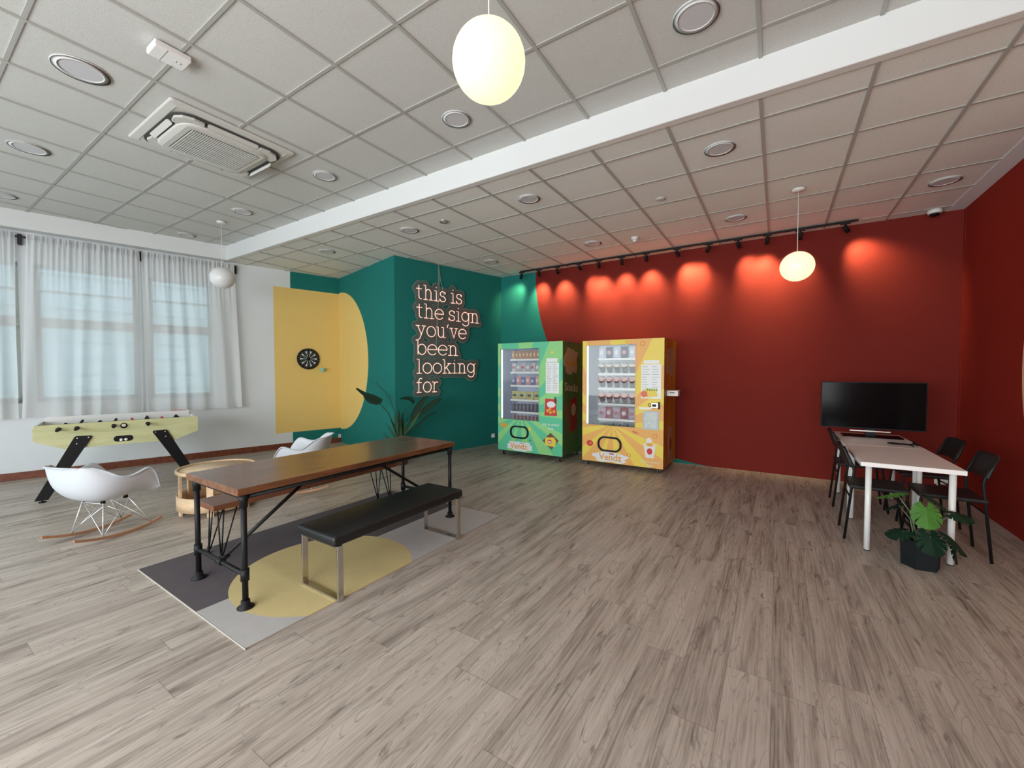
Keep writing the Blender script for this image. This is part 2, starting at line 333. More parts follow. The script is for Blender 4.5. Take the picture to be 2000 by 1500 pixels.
# wall behind the photographer, with a wide glazed opening
b = MB(); b.box(-10.5, XR+0.2, YREAR-0.2, YREAR, 0, 0.4); b.box(-10.5, XR+0.2, YREAR-0.2, YREAR, 2.75, HT)
b.box(-10.5, -7.9, YREAR-0.2, YREAR, 0.4, 2.75); b.box(1.45, XR+0.2, YREAR-0.2, YREAR, 0.4, 2.75)
S(b.obj('wall_rear', M['wall_white']))
b = MB()
for x in (-7.9, -5.75, -3.6, -1.45, 1.39): b.box(x, x+0.06, YREAR-0.12, YREAR-0.06, 0.4, 2.75)
b.box(-7.9, 1.45, YREAR-0.12, YREAR-0.06, 0.4, 0.46); b.box(-7.9, 1.45, YREAR-0.12, YREAR-0.06, 2.69, 2.75)
w = S(b.obj('window_6', M['frame'])); MB().box(-7.85, 1.40, YREAR-0.095, YREAR-0.09, 0.45, 2.7).obj('pane', M['pane'], w)

# suspended ceilings: tiles with their T-bar grid in one mesh each
def wx(y, off=0.0): return W.x+(y-W.y)*0.2472+off
def ceiling(name, z, y0, y1, gy, xr, off):
    b = MB(); b.prism([(wx(y0)-0.2, y0), (xr, y0), (xr, y1), (wx(y1)-0.2, y1)], z+0.006, z+0.08); b.mi = 1
    h = 0.011
    y = gy
    while y-0.6 > y0: y -= 0.6
    while y < y1-0.02:
        b.box(wx(y, off), xr, y-h, y+h, z, z+0.007); y += 0.6
    x = -0.1265-0.6*18
    while x < xr-0.02:
        ya = y0; yb = min(y1, W.y+(x-off-W.x)/0.2472)
        if yb > ya+0.05: b.box(x-h, x+h, ya, yb, z-0.003, z+0.0065)
        x += 0.6
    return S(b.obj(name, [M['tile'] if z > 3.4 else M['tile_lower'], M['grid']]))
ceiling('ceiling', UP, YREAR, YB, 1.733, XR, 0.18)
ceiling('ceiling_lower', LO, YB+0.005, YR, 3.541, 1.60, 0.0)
S(MB().box(wx(YB)-0.1, XR, YB, YB+0.06, LO-0.001, UP+0.08).obj('trim_2', M['beam']))
S(MB().box(wx(YB)+0.02, 1.6, YB+0.003, YB+0.066, LO-0.004, LO-0.0012).obj('trim_3', M['trimgrey']))
S(MB().box(1.60, XR, YB+0.06, YR, LO, LO+0.05).obj('trim_4', M['wall_white']))
S(MB().box(XR-0.004, XR, YR-0.05, YR-0.001, 0, LO).obj('trim_5', M['wall_right']))

# world outside the left windows: pale facade across the street
b = MB(); b.box(-12, 8, 7.0, 7.4, -3, 7)
for z in np.arange(-2, 7, 0.42): b.box(-12, 8, 6.93, 7.0, z, z+0.05)
tag(b.obj('neighbouring_facade', mat('pale blue cladding', (0.50, 0.64, 0.68), 0.7), loc=(W.x-1, W.y-3, 0), rot=(0, 0, PHD)), 'pale blue louvred building seen blurred through the curtains', 'building')

# ------------------------------------------------------------------ curtains and rod
rod = thing('curtain_rod', 'black curtain rod fixed above the left windows', 'curtain rod', wloc(-3.4, 0.055, 3.17), PHD)
MB().tube([(-1.9, 0, 0), (1.66, 0, 0)], 0.012).obj('rod', M['rodblack'], rod)
for u in (-0.70, 0.468, 1.655):
    MB().box(u-0.018, u+0.018, -0.012, 0.052, -0.10, 0.035).obj('bracket', M['rodblack'], rod)
def curtain(u0, u1, seed, label, flare=(0, 0)):
    rnd = random.Random(seed); nf = int((u1-u0)/0.105); NU = nf*16; ZZ = [3.205, 3.185, 3.165, 3.14, 3.10, 3.03, 2.9, 2.7, 2.4, 2.1, 1.8, 1.5, 1.2, 1.0, 0.87, 0.845, 0.812]
    am = [rnd.uniform(0.4, 1.3) for _ in range(nf+2)]; ph = [rnd.uniform(-0.5, 0.5) for _ in range(nf+2)]
    rows = []
    for z in ZZ:
        t = (3.2-z)/2.4; r = []
        for i in range(NU+1):
            s = i/NU; k = s*nf; kk = int(k)
            fine = math.sin(k*2*PI*2+ph[kk]*3)*0.018*max(0, 1-t*4)+(math.sin(k*2*PI*3.4+ph[kk]*5)*0.014 if z > 3.12 else 0)
            a = am[kk]*(1-(k-kk))+am[kk+1]*(k-kk)
            big = math.sin(k*PI+ph[0]*6+math.sin(k*0.9+seed)*1.2)*0.030*a*(0.25+t*0.95)
            p = fine+big+0.006*math.sin(k*4.4+z*1.7)
            if z > 3.18: p += 0.006*math.sin(k*40)
            e = 0.112 + p
            u = u0+(u1-u0)*s + (flare[0]*(1-s)+flare[1]*s)*t + 0.012*math.sin(k*3.3+t*2)*t
            zz = z+0.006*math.sin(i*1.9)*(1 if z > 3.19 else 0)+(0.006*math.sin(k*2.1) if z < 0.83 else 0)
            r.append(Vector((u, -e, zz)))
        rows.append(r)
    o = MB().grid(rows).obj('sheer_curtain', M['sheer'], loc=(W.x, W.y, 0), rot=(0, 0, PHD), fix=False)
    return tag(o, label, 'curtain')
curtain(-5.35, -4.13, 1, 'white sheer curtain cut by the left edge of the photo', (0, -0.035))
curtain(-4.035, -2.945, 2, 'white sheer curtain in the middle, between the two narrow gaps', (-0.10, 0.0))
curtain(-2.925, -1.775, 3, 'white sheer curtain beside the bare white wall, behind the unlit globe', (0.0, 0.075))

# ------------------------------------------------------------------ ceiling fixtures
def downlight(x, y, z, label, r=0.115, first=[None]):
    if first[0] is None:
        t = thing('downlight', label, 'ceiling light', (x, y, z), 0, 'round recessed downlights in the ceiling')
        MB().lathe([(0.086, 0.001), (0.087, -0.0035), (0.092, -0.0045), (0.092, -0.0045), (0.116, -0.0035), (0.116, -0.0035), (0.119, 0.0), (0.119, 0.004), (0.086, 0.004)], 32, caps=False).obj('rim', M['downring'], t)
        MB().prism(circ(0, 0, 0.0855, 32), -0.0012, 0.003).obj('lens', M['downlight'], t); first[0] = t
    else: t = dup(first[0], (x, y, z), label=label, group='round recessed downlights in the ceiling')
    t.scale = (r/0.118,)*2+(1,)
ups = [(-4.02, 0.83, 'nearest the small white wireless box', 1.25), (-5.81, 0.84, 'left of the air conditioner, second row from the left edge', 1.15), (-0.43, 2.635, 'at the top right beside the white beam', 1.08), (-2.23, 2.635, 'just below the big lit globe', 1.0),
       (-4.03, 2.635, 'right of the air conditioner by the beam', 1.0), (-5.81, 2.635, 'between the air conditioner and the beam corner', 1.0), (-7.5, 2.62, 'closest to the curtain corner', 0.95), (-7.61, 0.88, 'at the left edge of the photo', 1.0)]
los = [(-0.43, 3.835, 'behind the beam, above the track lights', 1.0), (-2.25, 3.835, 'over the middle of the room behind the beam', 1.0), (-4.05, 3.835, 'behind the beam near the small round speaker', 1.0), (-5.82, 3.82, 'above the yellow painted wall', 1.0),
       (-2.26, 5.66, 'above the yellow vending machine with a worn ring', 1.05), (-4.06, 5.66, 'above the green vending machine', 1.0), (-0.45, 5.66, 'left of the lit hanging globe, near the track', 1.0), (1.33, 5.66, 'in the right corner near the dome camera', 1.0)]
for x, y, l, s in ups: downlight(x, y, UP-0.0005, 'round recessed downlight '+l, 0.118*s)
for x, y, l, s in los: downlight(x, y, LO-0.0005, 'round recessed downlight '+l, 0.118*s)
t = thing('ceiling_speaker', 'small round metal ceiling fixture behind the beam', 'ceiling light', (-3.464, 3.845, LO+0.002))
MB().lathe([(0.035, -0.002), (0.05, -0.012), (0.058, -0.002), (0.058, 0.0)], 24, caps=False).obj('rim', M['silver'], t)
MB().lathe([(0.0005, -0.004), (0.036, -0.003), (0.036, 0.0), (0.0005, 0)], 20).obj('lens', M['whiteplastic'], t)
tag(MB().lathe([(0.0005, -0.006), (0.04, -0.006), (0.055, 0.0), (0.0005, 0.0)], 20).obj('access_disc', M['downring'], loc=(-1.077, 4.597, LO+0.001)), 'small flat round cover in a tile behind the beam', 'ceiling cover')
t = thing('smoke_detector', 'small white smoke detector above the middle of the track', 'smoke detector', (-1.674, 5.718, LO))
MB().lathe([(0.05, 0.004), (0.05, -0.02), (0.035, -0.03), (0.0005, -0.03)], 24).obj('base', M['whiteplastic'], t)
MB().lathe([(0.028, -0.028), (0.03, -0.05), (0.015, -0.058), (0.0005, -0.058)], 16).obj('sensor', M['whiteplastic'], t)
t = thing('dome_camera', 'white dome security camera in the right ceiling corner', 'camera', (1.475, 6.60, LO))
MB().lathe([(0.062, 0.004), (0.064, -0.03), (0.055, -0.042), (0.0005, -0.042)], 24).obj('base', M['whiteplastic'], t)
MB().lathe([(0.045, -0.04), (0.04, -0.06), (0.02, -0.072), (0.0005, -0.074)], 20).obj('dome', M['blackplastic'], t)
t = thing('wireless_box', 'small white wireless access box across a ceiling grid bar', 'wireless box', (-3.31, 1.09, UP-0.003))
MB().box(-0.072, 0.072, -0.097, 0.095, -0.042, 0).bevel(0.008, 2).obj('housing', M['whiteplastic'], t)
MB().box(-0.071, 0.071, -0.036, -0.032, -0.0435, -0.04).obj('seam', M['grid'], t)
for y in (0.03, 0.052): MB().lathe([(0.0005, -0.0445), (0.007, -0.0445), (0.008, -0.0415), (0.0005, -0.0415)], 10, (0.005, y, 0)).obj('indicator', M['downlight'], t)

# air conditioner cassette
t = thing('air_conditioner', 'white square ceiling cassette air conditioner with slotted grille', 'air conditioner', (-4.31, 1.735, UP))
b = MB(); b.rings([[Vector((x*sx, y*sx, z)) for x, y in rrect(-0.47, 0.47, -0.475, 0.475, 0.02, 2)] for sx, z in ((1, 0.0), (1, -0.010), (0.985, -0.016), (0.88, -0.024), (0.87, -0.02))]+[[Vector((x*0.1, y*0.1, -0.02)) for x, y in rrect(-0.47, 0.47, -0.475, 0.475, 0.02, 2)]], smooth=False); b.obj('panel', M['acpanel'], t)
b = MB(); b.prism(rrect(-0.40, 0.40, -0.42, 0.42, 0.14, 8), -0.036, -0.0275); b.obj('recess', M['acdark'], t)
P0 = []
for k in range(120):
    a = k*2*PI/120; c_, s_ = math.cos(a), math.sin(a); q = (abs(c_)**5+abs(s_)**5)**0.2; P0.append((0.335*c_/q, 0.352*s_/q))
def corner(sx, sy):   # rounded lobes at the corners between the flaps
    return [(sx*x, sy*y) for x, y in ((0.20, 0.32), (0.215, 0.385), (0.29, 0.395), (0.35, 0.36), (0.378, 0.29), (0.37, 0.215), (0.31, 0.20))]
b = MB(); b.rings([[Vector((x*q, y*q, z)) for x, y in P0] for q, z in ((1.0, -0.034), (1.0, -0.054), (0.97, -0.064), (0.2, -0.066))])
for sx in (-1, 1):
    for sy in (-1, 1): b.prism(corner(sx, sy), -0.054, -0.03)
b.obj('cover', M['acpanel'], t)
b = MB(); b.prism(rrect(-0.245, 0.245, -0.262, 0.262, 0.02, 3), -0.0672, -0.064); g = b.obj('intake_grille', M['acdark'], t)
b = MB()
for k in range(30):
    y = -0.25+k*0.50/29; b.box(-0.24, 0.24, y-0.0045, y+0.0045, -0.073, -0.0672)
for x in (-0.12, 0.0, 0.12): b.box(x-0.003, x+0.003, -0.25, 0.25, -0.071, -0.0665)
b.obj('slats', M['acpanel'], g)
b = MB(); b.prism(rrect(-0.285, 0.285, -0.30, 0.30, 0.04, 4), -0.0662, -0.0655); b.obj('grille_frame', M['acpanel'], t)

for k, (tilt, m_, dz) in enumerate(((0.5, 'acpanel', 0), (1.15, 'whiteplastic', -0.02), (0.35, 'acpanel', 0), (0.5, 'acpanel', 0))):
    L_ = 0.195
    o = MB().prism(rrect(-L_, L_, -0.022, 0.022, 0.021, 4), -0.003, 0.003).obj('air_flap', M[m_], t)
    a = k*PI/2; rr = 0.368 if k % 2 == 0 else 0.388; o.location = (rr*math.cos(a), rr*math.sin(a), -0.046+dz); o.rotation_euler = (Matrix.Rotation(a-PI/2, 4, 'Z') @ Matrix.Rotation(tilt, 4, 'X')).to_euler()

# ------------------------------------------------------------------ hanging globes
def globe(x, y, ztop, zc, mtl, label, warm):
    t = thing('globe_pendant', label, 'pendant lamp', (x, y, ztop))
    MB().lathe([(0.055, 0.0), (0.055, -0.012), (0.048, -0.02), (0.0005, -0.022)], 24).obj('canopy', M['whiteplastic'], t)
    MB().tube([(0, 0, -0.02), (0, 0, zc-ztop+0.148)], 0.003, 6).obj('cord', M['whiteplastic'], t)
    pr = [(max(0.0005, 0.15*math.sin(a)), zc-ztop+0.147*math.cos(a)) for a in [PI*k/24 for k in range(25)]]
    MB().lathe(pr, 36).obj('globe', mtl, t)
globe(-1.023, 1.415, UP, 2.70, M['globe'], 'big lit yellowish globe lamp hanging at the top of the photo', 4)
globe(0.149, 5.096, LO, 2.48, M['globe'], 'lit globe lamp hanging before the red wall', 5)
globe(-6.444, 2.651, UP, 2.71, M['globeoff'], 'unlit white globe lamp hanging before the curtains', 0)

# ------------------------------------------------------------------ track and spots
tr = tag(MB().box(-3.99, 0.79, 6.472, 6.508, LO-0.022, LO-0.003).obj('lighting_track', M['blackmetal']), 'long black lighting track on the ceiling before the red wall', 'lighting track')
heads = [(-3.966, -4.25, 2.95, 'at the left end, over the teal paint', 7), (-3.604, -3.68, 2.9, 'second from the left end of the track', 15), (-3.245, -3.2, 2.88, 'third from the left end of the track', 16), (-2.835, -2.56, 2.84, 'fourth from the left end, tilted aside', 14), (-2.49, -2.50, 2.84, 'fifth from the left end, upright', 13),
         (-2.107, -2.12, 2.84, 'sixth from the left end, upright', 16), (-1.727, -1.70, 2.84, 'seventh from the left end, over the yellow machine', 18), (-1.277, -1.09, 2.90, 'in the middle of the track, tilted right', 19), (-0.849, -1.10, 2.85, 'sixth from the right end, tilted left', 12),
         (-0.483, -0.30, 2.88, 'fourth from the right end, tilted right', 13), (-0.141, -0.18, 2.85, 'left of the lit globe cord', 15), (0.217, 0.17, 2.78, 'just behind the lit globe cord', 15), (0.67, 0.93, 2.9, 'at the right end, tilted far right', 14)]
h0 = None
for k, (x, tx, tz, l, en) in enumerate(heads):
    dr = Vector((tx-x, YR-6.49, tz-0.10-(LO-0.075))).normalized(); rot = dr.to_track_quat('-Z', 'Y').to_euler()
    t = thing('track_spotlight', 'black track spotlight '+l, 'spotlight', (x, 6.49, LO-0.022), 0, 'spotlights on the lighting track')
    if h0 is None:
        h0 = (MB().box(-0.05, 0.05, -0.016, 0.016, -0.016, 0).obj('adapter', M['blackmetal'], t), MB().tube([(0, 0, -0.016), (0, 0, -0.05)], 0.007, 8).obj('stem', M['blackmetal'], t),
              MB().lathe([(0.0005, 0.03), (0.024, 0.028), (0.027, 0.02), (0.027, -0.062), (0.022, -0.062), (0.020, -0.05), (0.0005, -0.05)], 20).obj('lamp_head', M['blackmetal'], t))
        h0[2].location = (0, 0, -0.062); h0[2].rotation_euler = rot
        MB().lathe([(0.0005, -0.0506), (0.019, -0.0506), (0.019, -0.049), (0.0005, -0.049)], 12).obj('bulb_face', mat('spot bulb', (1, 0.8, 0.6), 0.4, emit=(1, 0.75, 0.45), es=6), h0[2])
    else:
        for q in h0:
            c = q.copy(); COL.objects.link(c); c.parent = t
            if q.name.startswith('lamp_head'):
                c.rotation_euler = rot
                for ch in q.children: d2 = ch.copy(); COL.objects.link(d2); d2.parent = c
    l = bpy.data.lights.new('spot', 'SPOT'); l.energy = en*4.6; l.color = (1.0, 0.80, 0.42); l.spot_size = math.radians(78); l.spot_blend = 1.0; l.shadow_soft_size = 0.05
    o = bpy.data.objects.new('spot', l); COL.objects.link(o); o.parent = t; o.rotation_euler = rot; o.location = Vector((0, 0, -0.062))+dr*0.07

# ------------------------------------------------------------------ rug
b = MB(); b.box(-3.83, -2.27, 1.0, 3.30, 0.001, 0.007)
def f_rug(t, v, p):
    c = t.mix(t.m('LESS_THAN', p[0], -2.862), (0.54, 0.525, 0.515), (0.10, 0.088, 0.108))
    return t.mix(ell(t, p[0], p[1], -2.70, 1.74, 0.59, 0.59), c, (0.74, 0.60, 0.28))
def rug_mat():
    m = mat('flat woven rug', (0.3, 0.3, 0.3), 0.95, spec=0.1); t = NT(m); v, p = t.obj(); c = f_rug(t, v, p)
    c = t.mix(t.m('MULTIPLY', t.noise(v, 9, 4), 0.22), c, (0.3, 0.25, 0.16)); c = t.mix(t.m('MULTIPLY', t.noise(v, 220, 2), 0.25), c, (0.05, 0.05, 0.05))
    b_ = t.n['Principled BSDF']; t.l.new(c, b_.inputs['Base Color']); t.bump(t.noise(v, 400, 2), 0.4, 0.002, b_); return m
rug = thing('rug', 'flat rug with dark, pale grey and round yellow areas under the long table', 'rug')
b.obj('pile', rug_mat(), rug)
hem_m = mat('cream hem', (0.46, 0.44, 0.38), 0.9)
for q in (0.994, 3.30): MB().box(-3.836, -2.264, q+0.001, q+0.005, 0.0005, 0.0075).obj('hem', hem_m, rug)
Z0 = 0.0075

# ------------------------------------------------------------------ long table with pipe legs (local x 0..0.725, y 0..1.935)
tb = thing('dining_table', 'long brown wooden table with black pipe frame on the rug', 'table', (-3.36, 1.135, Z0))
TW, TL, TZ = 0.725, 1.93, 0.728
MB().box(0, TW, 0, TL, TZ-0.042, TZ).bevel(0.003, 1).obj('tabletop', M['walnut'], tb)
PR = 0.0165
def flange(b, x, y, z0, z1, r=0.046): b.lathe([(r, z0), (r, z0+0.006), (0.026, z0+0.014), (0.024, z1), (0.0005, z1)], 18, (x, y, 0))
LX = (0.042, TW-0.03); LY = (0.045, TL-0.045)
for x in LX:
    for y in LY:
        b = MB(); b.tube([(x, y, 0.005), (x, y, TZ-0.046)], PR, 12); flange(b, x, y, 0.0, 0.045)
        b.lathe([(0.024, 0.165), (0.024, 0.235)], 14, (x, y, 0)); b.lathe([(0.023, TZ-0.12), (0.023, TZ-0.085), (0.026, TZ-0.08), (0.026, TZ-0.046)], 14, (x, y, 0))
        b.obj('leg', M['blackmetal'], tb)
for y in LY:
    b = MB(); b.tube([(LX[0], y, 0.20), (LX[1], y, 0.20)], 0.014, 10)
    xm = sum(LX)/2; b.tube([(xm-0.035, y, 0.20), (xm+0.035, y, 0.20)], 0.021, 12); b.tube([(xm, y, 0.20), (xm, y+(0.05 if y < 1 else -0.05), 0.225)], 0.017, 10)
    b.obj('stretcher', M['blackmetal'], tb)
    MB().tube([(LX[0], y, TZ-0.062), (LX[1], y, TZ-0.062)], 0.012, 10).obj('cross_rail', M['blackmetal'], tb)
b = MB(); xm = sum(LX)/2
for x in (LX[0], xm, LX[1]): b.tube([(x, LY[0], TZ-0.062), (x, LY[1], TZ-0.062)], 0.013, 10)
b.obj('top_rail', M['blackmetal'], tb)
for s, y in ((1, LY[0]), (-1, LY[1])):
    b = MB(); b.tube([(xm, y+s*0.03, 0.22), (xm, y+s*0.68, TZ-0.07)], 0.013, 10); b.tube([(xm, y+s*0.64, TZ-0.062), (xm, y+s*0.72, TZ-0.062)], 0.022, 10); b.tube([(xm, y+s*0.655, TZ-0.105), (xm, y+s*0.69, TZ-0.065)], 0.018, 10)
    b.obj('brace', M['blackmetal'], tb)

# ------------------------------------------------------------------ wooden bench with hairpin legs
wb = thing('wooden_bench', 'brown wooden bench with black hairpin legs, behind the long table', 'bench', (-3.745, 1.325, Z0))
BZ = 0.43
MB().box(0, 0.295, 0, 1.74, BZ-0.042, BZ).bevel(0.003, 1).obj('seat', M['benchwood'], wb)
for fx, ty in ((0.04, 1), (0.255, 1), (0.04, -1), (0.255, -1)):
    fy = 0.06 if ty == 1 else 1.68; ix = 1 if fx < 0.1 else -1
    b = MB(); top = BZ-0.046
    for dx, dy in ((-0.012*ix, 0.02), (0.07*ix, 0.01), (0.01*ix, 0.12)):
        b.tube([(fx+dx, fy+dy*ty, top), (fx+dx*0.12, fy+dy*0.1*ty, 0.03)], 0.005, 6)
    b.box(fx-0.03+0.02*ix, fx+0.05*ix if ix > 0 else fx+0.03-0.02, fy-0.01 if ty > 0 else fy-0.1, fy+0.1 if ty > 0 else fy+0.01, top, top+0.004)
    b.tube([(fx, fy, 0.055), (fx, fy, 0.006)], 0.009, 8); b.lathe([(0.016, 0), (0.016, 0.008), (0.0005, 0.009)], 10, (fx, fy, 0))
    b.obj('leg', M['blackmetal'], wb)

# ------------------------------------------------------------------ black upholstered bench on chrome frames
kb = thing('upholstered_bench', 'black leatherette bench with chrome sled legs before the long table', 'bench', (-2.645, 1.485, Z0))
SZ = 0.413
b = MB(); b.box(0, 0.41, 0, 1.22, SZ-0.068, SZ); b.bevel(0.022, 4)
for f in b.b.faces: f.smooth = True
b.obj('seat', M['leather'], kb)
b = MB()
b.tube([(0.012, 0.012, SZ-0.008), (0.398, 0.012, SZ-0.008), (0.398, 1.208, SZ-0.008), (0.012, 1.208, SZ-0.008)], 0.004, 6, closed=True); b.obj('piping', M['leather'], kb)
for y in (0.028, 1.152):
    b = MB(); zt = SZ-0.070
    b.box(0.008, 0.02, y, y+0.04, 0, zt); b.box(0.39, 0.402, y, y+0.04, 0, zt); b.box(0.02, 0.39, y, y+0.04, 0, 0.012); b.box(0.02, 0.39, y, y+0.04, zt-0.012, zt)
    b.bevel(0.0015, 1); b.obj('leg_frame', M['chrome'], kb)

# ------------------------------------------------------------------ moulded armchairs on rockers
def interp(tab, v):
    for a, c in zip(tab[:-1], tab[1:]):
        if v <= c[0]:
            f = (v-a[0])/(c[0]-a[0]); return [p+(q-p)*f for p, q in zip(a[1:], c[1:])]
    return list(tab[-1][1:])
def smoothtab(tab, v, w=0.045):
    s = [interp(tab, min(1, max(0, v+dv))) for dv in (-w, -w/2, 0, w/2, w)]; return [sum(c)/5 for c in zip(*s)]
CEN = [(0, -0.405, 0.650), (.04, -0.392, 0.668), (.09, -0.372, 0.655), (.16, -0.362, 0.60), (.27, -0.340, 0.50), (.37, -0.30, 0.41), (.47, -0.22, 0.335), (.58, -0.11, 0.312), (.7, 0.0, 0.318), (.84, 0.12, 0.338), (.94, 0.20, 0.335), (1, 0.24, 0.31)]
RIM = [(0, 0.185, -0.315, 0.630), (.06, 0.205, -0.300, 0.650), (.14, 0.240, -0.265, 0.640), (.25, 0.285, -0.205, 0.600), (.37, 0.312, -0.155, 0.555), (.47, 0.32, -0.09, 0.535), (.58, 0.325, -0.01, 0.555), (.68, 0.328, 0.065, 0.59), (.78, 0.315, 0.12, 0.55), (.88, 0.285, 0.17, 0.455), (1, 0.235, 0.225, 0.345)]
def rocking_chair(x, y, ph, label):
    t = thing('rocking_chair', label, 'chair', (x, y, 0), ph-PI/2)
    NV, NU = 44, 40; rows = []
    for j in range(NV+1):
        v = j/NV; cy, cz = smoothtab(CEN, v); ex, ey, ez = smoothtab(RIM, v); r = []
        for i in range(NU+1):
            u = -1+2*i/NU; a = abs(u); q = 2.1
            th = min(1, a/0.93)*PI/2; h = (1-math.cos(th))**1.15; xx = ex*math.sin(th)**0.92
            yy = cy+(ey-cy)*h; zz = cz+(ez-cz)*h
            if a > 0.93: xx += (a-0.93)*0.28; zz -= 0.0 if a < 0.97 else (a-0.97)*0.25
            r.append(Vector((math.copysign(xx, u), yy, zz)))
        rows.append(r)
    o = MB().grid(rows).obj('shell', M['shell'], t, fix=False)
    md = o.modifiers.new('s', 'SOLIDIFY'); md.thickness = 0.007; md.offset = 0
    R = 1.1; hw = 0.178; A = [s/100 for s in range(-38, 29, 3)]+[0.28]
    for sx in (-1, 1):
        b = MB(); rs = []
        for s in A:
            z = s*s/2/R; w = 0.011*min(1, (0.03+min(s+0.38, 0.28-s))/0.06+0.3); hgt = 0.022
            rs.append([Vector((sx*hw+dx*w, s, z+dz)) for dx, dz in ((-1, 0.001), (1, 0.001), (1, hgt), (-1, hgt))])
        b.rings(rs, smooth=False); b.obj('runner', M['rocker'], t)
        b = MB(); f0 = (sx*hw, -0.189, 0.036); f1 = (sx*hw, 0.189, 0.036); T0 = (sx*0.12, -0.14, 0.30); T1 = (sx*0.12, 0.05, 0.30)
        b.tube([f0, T0], 0.0055, 6); b.tube([f1, T1], 0.0055, 6); b.tube([f0, (sx*0.122, 0.03, 0.27)], 0.0035, 6); b.tube([f1, (sx*0.122, -0.11, 0.27)], 0.0035, 6)
        b.obj('leg_wires', M['wire'], t)
    b = MB()
    for yf, yt in ((-0.189, -0.13), (0.189, 0.04)):
        b.tube([(-0.178, yf, 0.05), (0.12, yt, 0.285)], 0.0035, 6); b.tube([(0.178, yf, 0.05), (-0.12, yt, 0.285)], 0.0035, 6)
    b.tube([(-0.12, -0.14, 0.297), (0.12, -0.14, 0.297)], 0.005, 6); b.tube([(-0.12, 0.05, 0.297), (0.12, 0.05, 0.297)], 0.005, 6); b.obj('cross_wires', M['wire'], t)
    for x_ in (-0.1, 0.1):
        for y_ in (-0.13, 0.04): MB().lathe([(0.0005, 0.298), (0.018, 0.298), (0.014, 0.335), (0.0005, 0.335)], 10, (x_, y_, 0)).obj('mount', M['blackplastic'], t)
    return t
rocking_chair(-4.962, 1.129, 1.919, 'white moulded rocking armchair in front of the football table')
rocking_chair(-4.827, 2.751, 3.915, 'white moulded rocking armchair half hidden behind the long table')

# ------------------------------------------------------------------ round pale coffee table
ct = thing('coffee_table', 'round pale birch table with open sides, left of the long table', 'table', (-4.90, 1.93, 0))
CR, CZ = 0.345, 0.44
MB().lathe([(0.0005, CZ-0.022), (CR-0.02, CZ-0.022), (CR-0.016, CZ-0.012), (0.0005, CZ-0.012)], 48).obj('tabletop', M['birch'], ct)
MB().lathe([(CR-0.018, CZ-0.034), (CR, CZ-0.034), (CR+0.003, CZ-0.028), (CR+0.003, CZ-0.004), (CR, CZ), (CR-0.014, CZ), (CR-0.018, CZ-0.006), (CR-0.018, CZ-0.034)], 48, caps=False).obj('rim', M['birch'], ct)
MB().lathe([(CR-0.016, 0.05), (CR, 0.05), (CR, 0.19), (CR-0.016, 0.19), (CR-0.016, 0.05)], 48, caps=False).obj('lower_band', M['birch'], ct)
MB().lathe([(0.0005, 0.055), (CR-0.016, 0.055), (CR-0.016, 0.067), (0.0005, 0.067)], 48).obj('shelf', M['birch'], ct)
for k in range(6):
    a = math.radians(-33+60*k); mx = Matrix.Rotation(a, 4, 'Z')
    MB().box(CR-0.034, CR-0.0165, -0.027, 0.027, 0.0, CZ-0.034, mx).obj('post', M['birch'], ct)

# ------------------------------------------------------------------ football table (local x along wall, -y toward the room)
p = wloc(-3.174, 1.2, 0); ft = thing('football_table', 'pale green table football table below the curtains', 'table', p, PHD)
poly = [(-0.70, 0.66), (-0.712, 0.68), (-0.712, 0.805), (-0.69, 0.835), (0.712, 0.835), (0.712, 0.65), (0.477, 0.557), (-0.48, 0.557)]
YF = -0.415; YBk = 0.36
cut = []
b = MB(); b.prism(poly, YF, YF+0.022, 'XZ'); b.obj('side_panel', M['greenboard'], ft)
b = MB(); b.prism(poly, YBk-0.022, YBk, 'XZ'); b.obj('side_panel', M['greenboard'], ft)
for s in (-1, 1):
    b = MB(); b.box(s*0.705-0.01, s*0.705+0.01, YF+0.022, YBk-0.022, 0.66, 0.82); b.obj('end_panel', M['whiteplastic'], ft)
MB().box(-0.60, 0.60, YF+0.022, YBk-0.022, 0.70, 0.712).obj('pitch', mat('green pitch', (0.05, 0.22, 0.08), 0.5), ft)
b = MB(); b.box(-0.47, 0.47, YF+0.024, YBk-0.024, 0.575, 0.587); b.obj('bottom_panel', M['greenboard'], ft)
b = MB(); b.box(-0.69, 0.69, YBk-0.045, YBk-0.024, 0.75, 0.868); b.obj('inner_rail', M['whiteplastic'], ft)
b = MB(); b.box(-0.62, 0.62, YF+0.024, YF+0.045, 0.70, 0.826); b.obj('inner_rail', M['whiteplastic'], ft)
rods = [-0.52, -0.38, -0.23, -0.08, 0.08, 0.22, 0.37, 0.52]
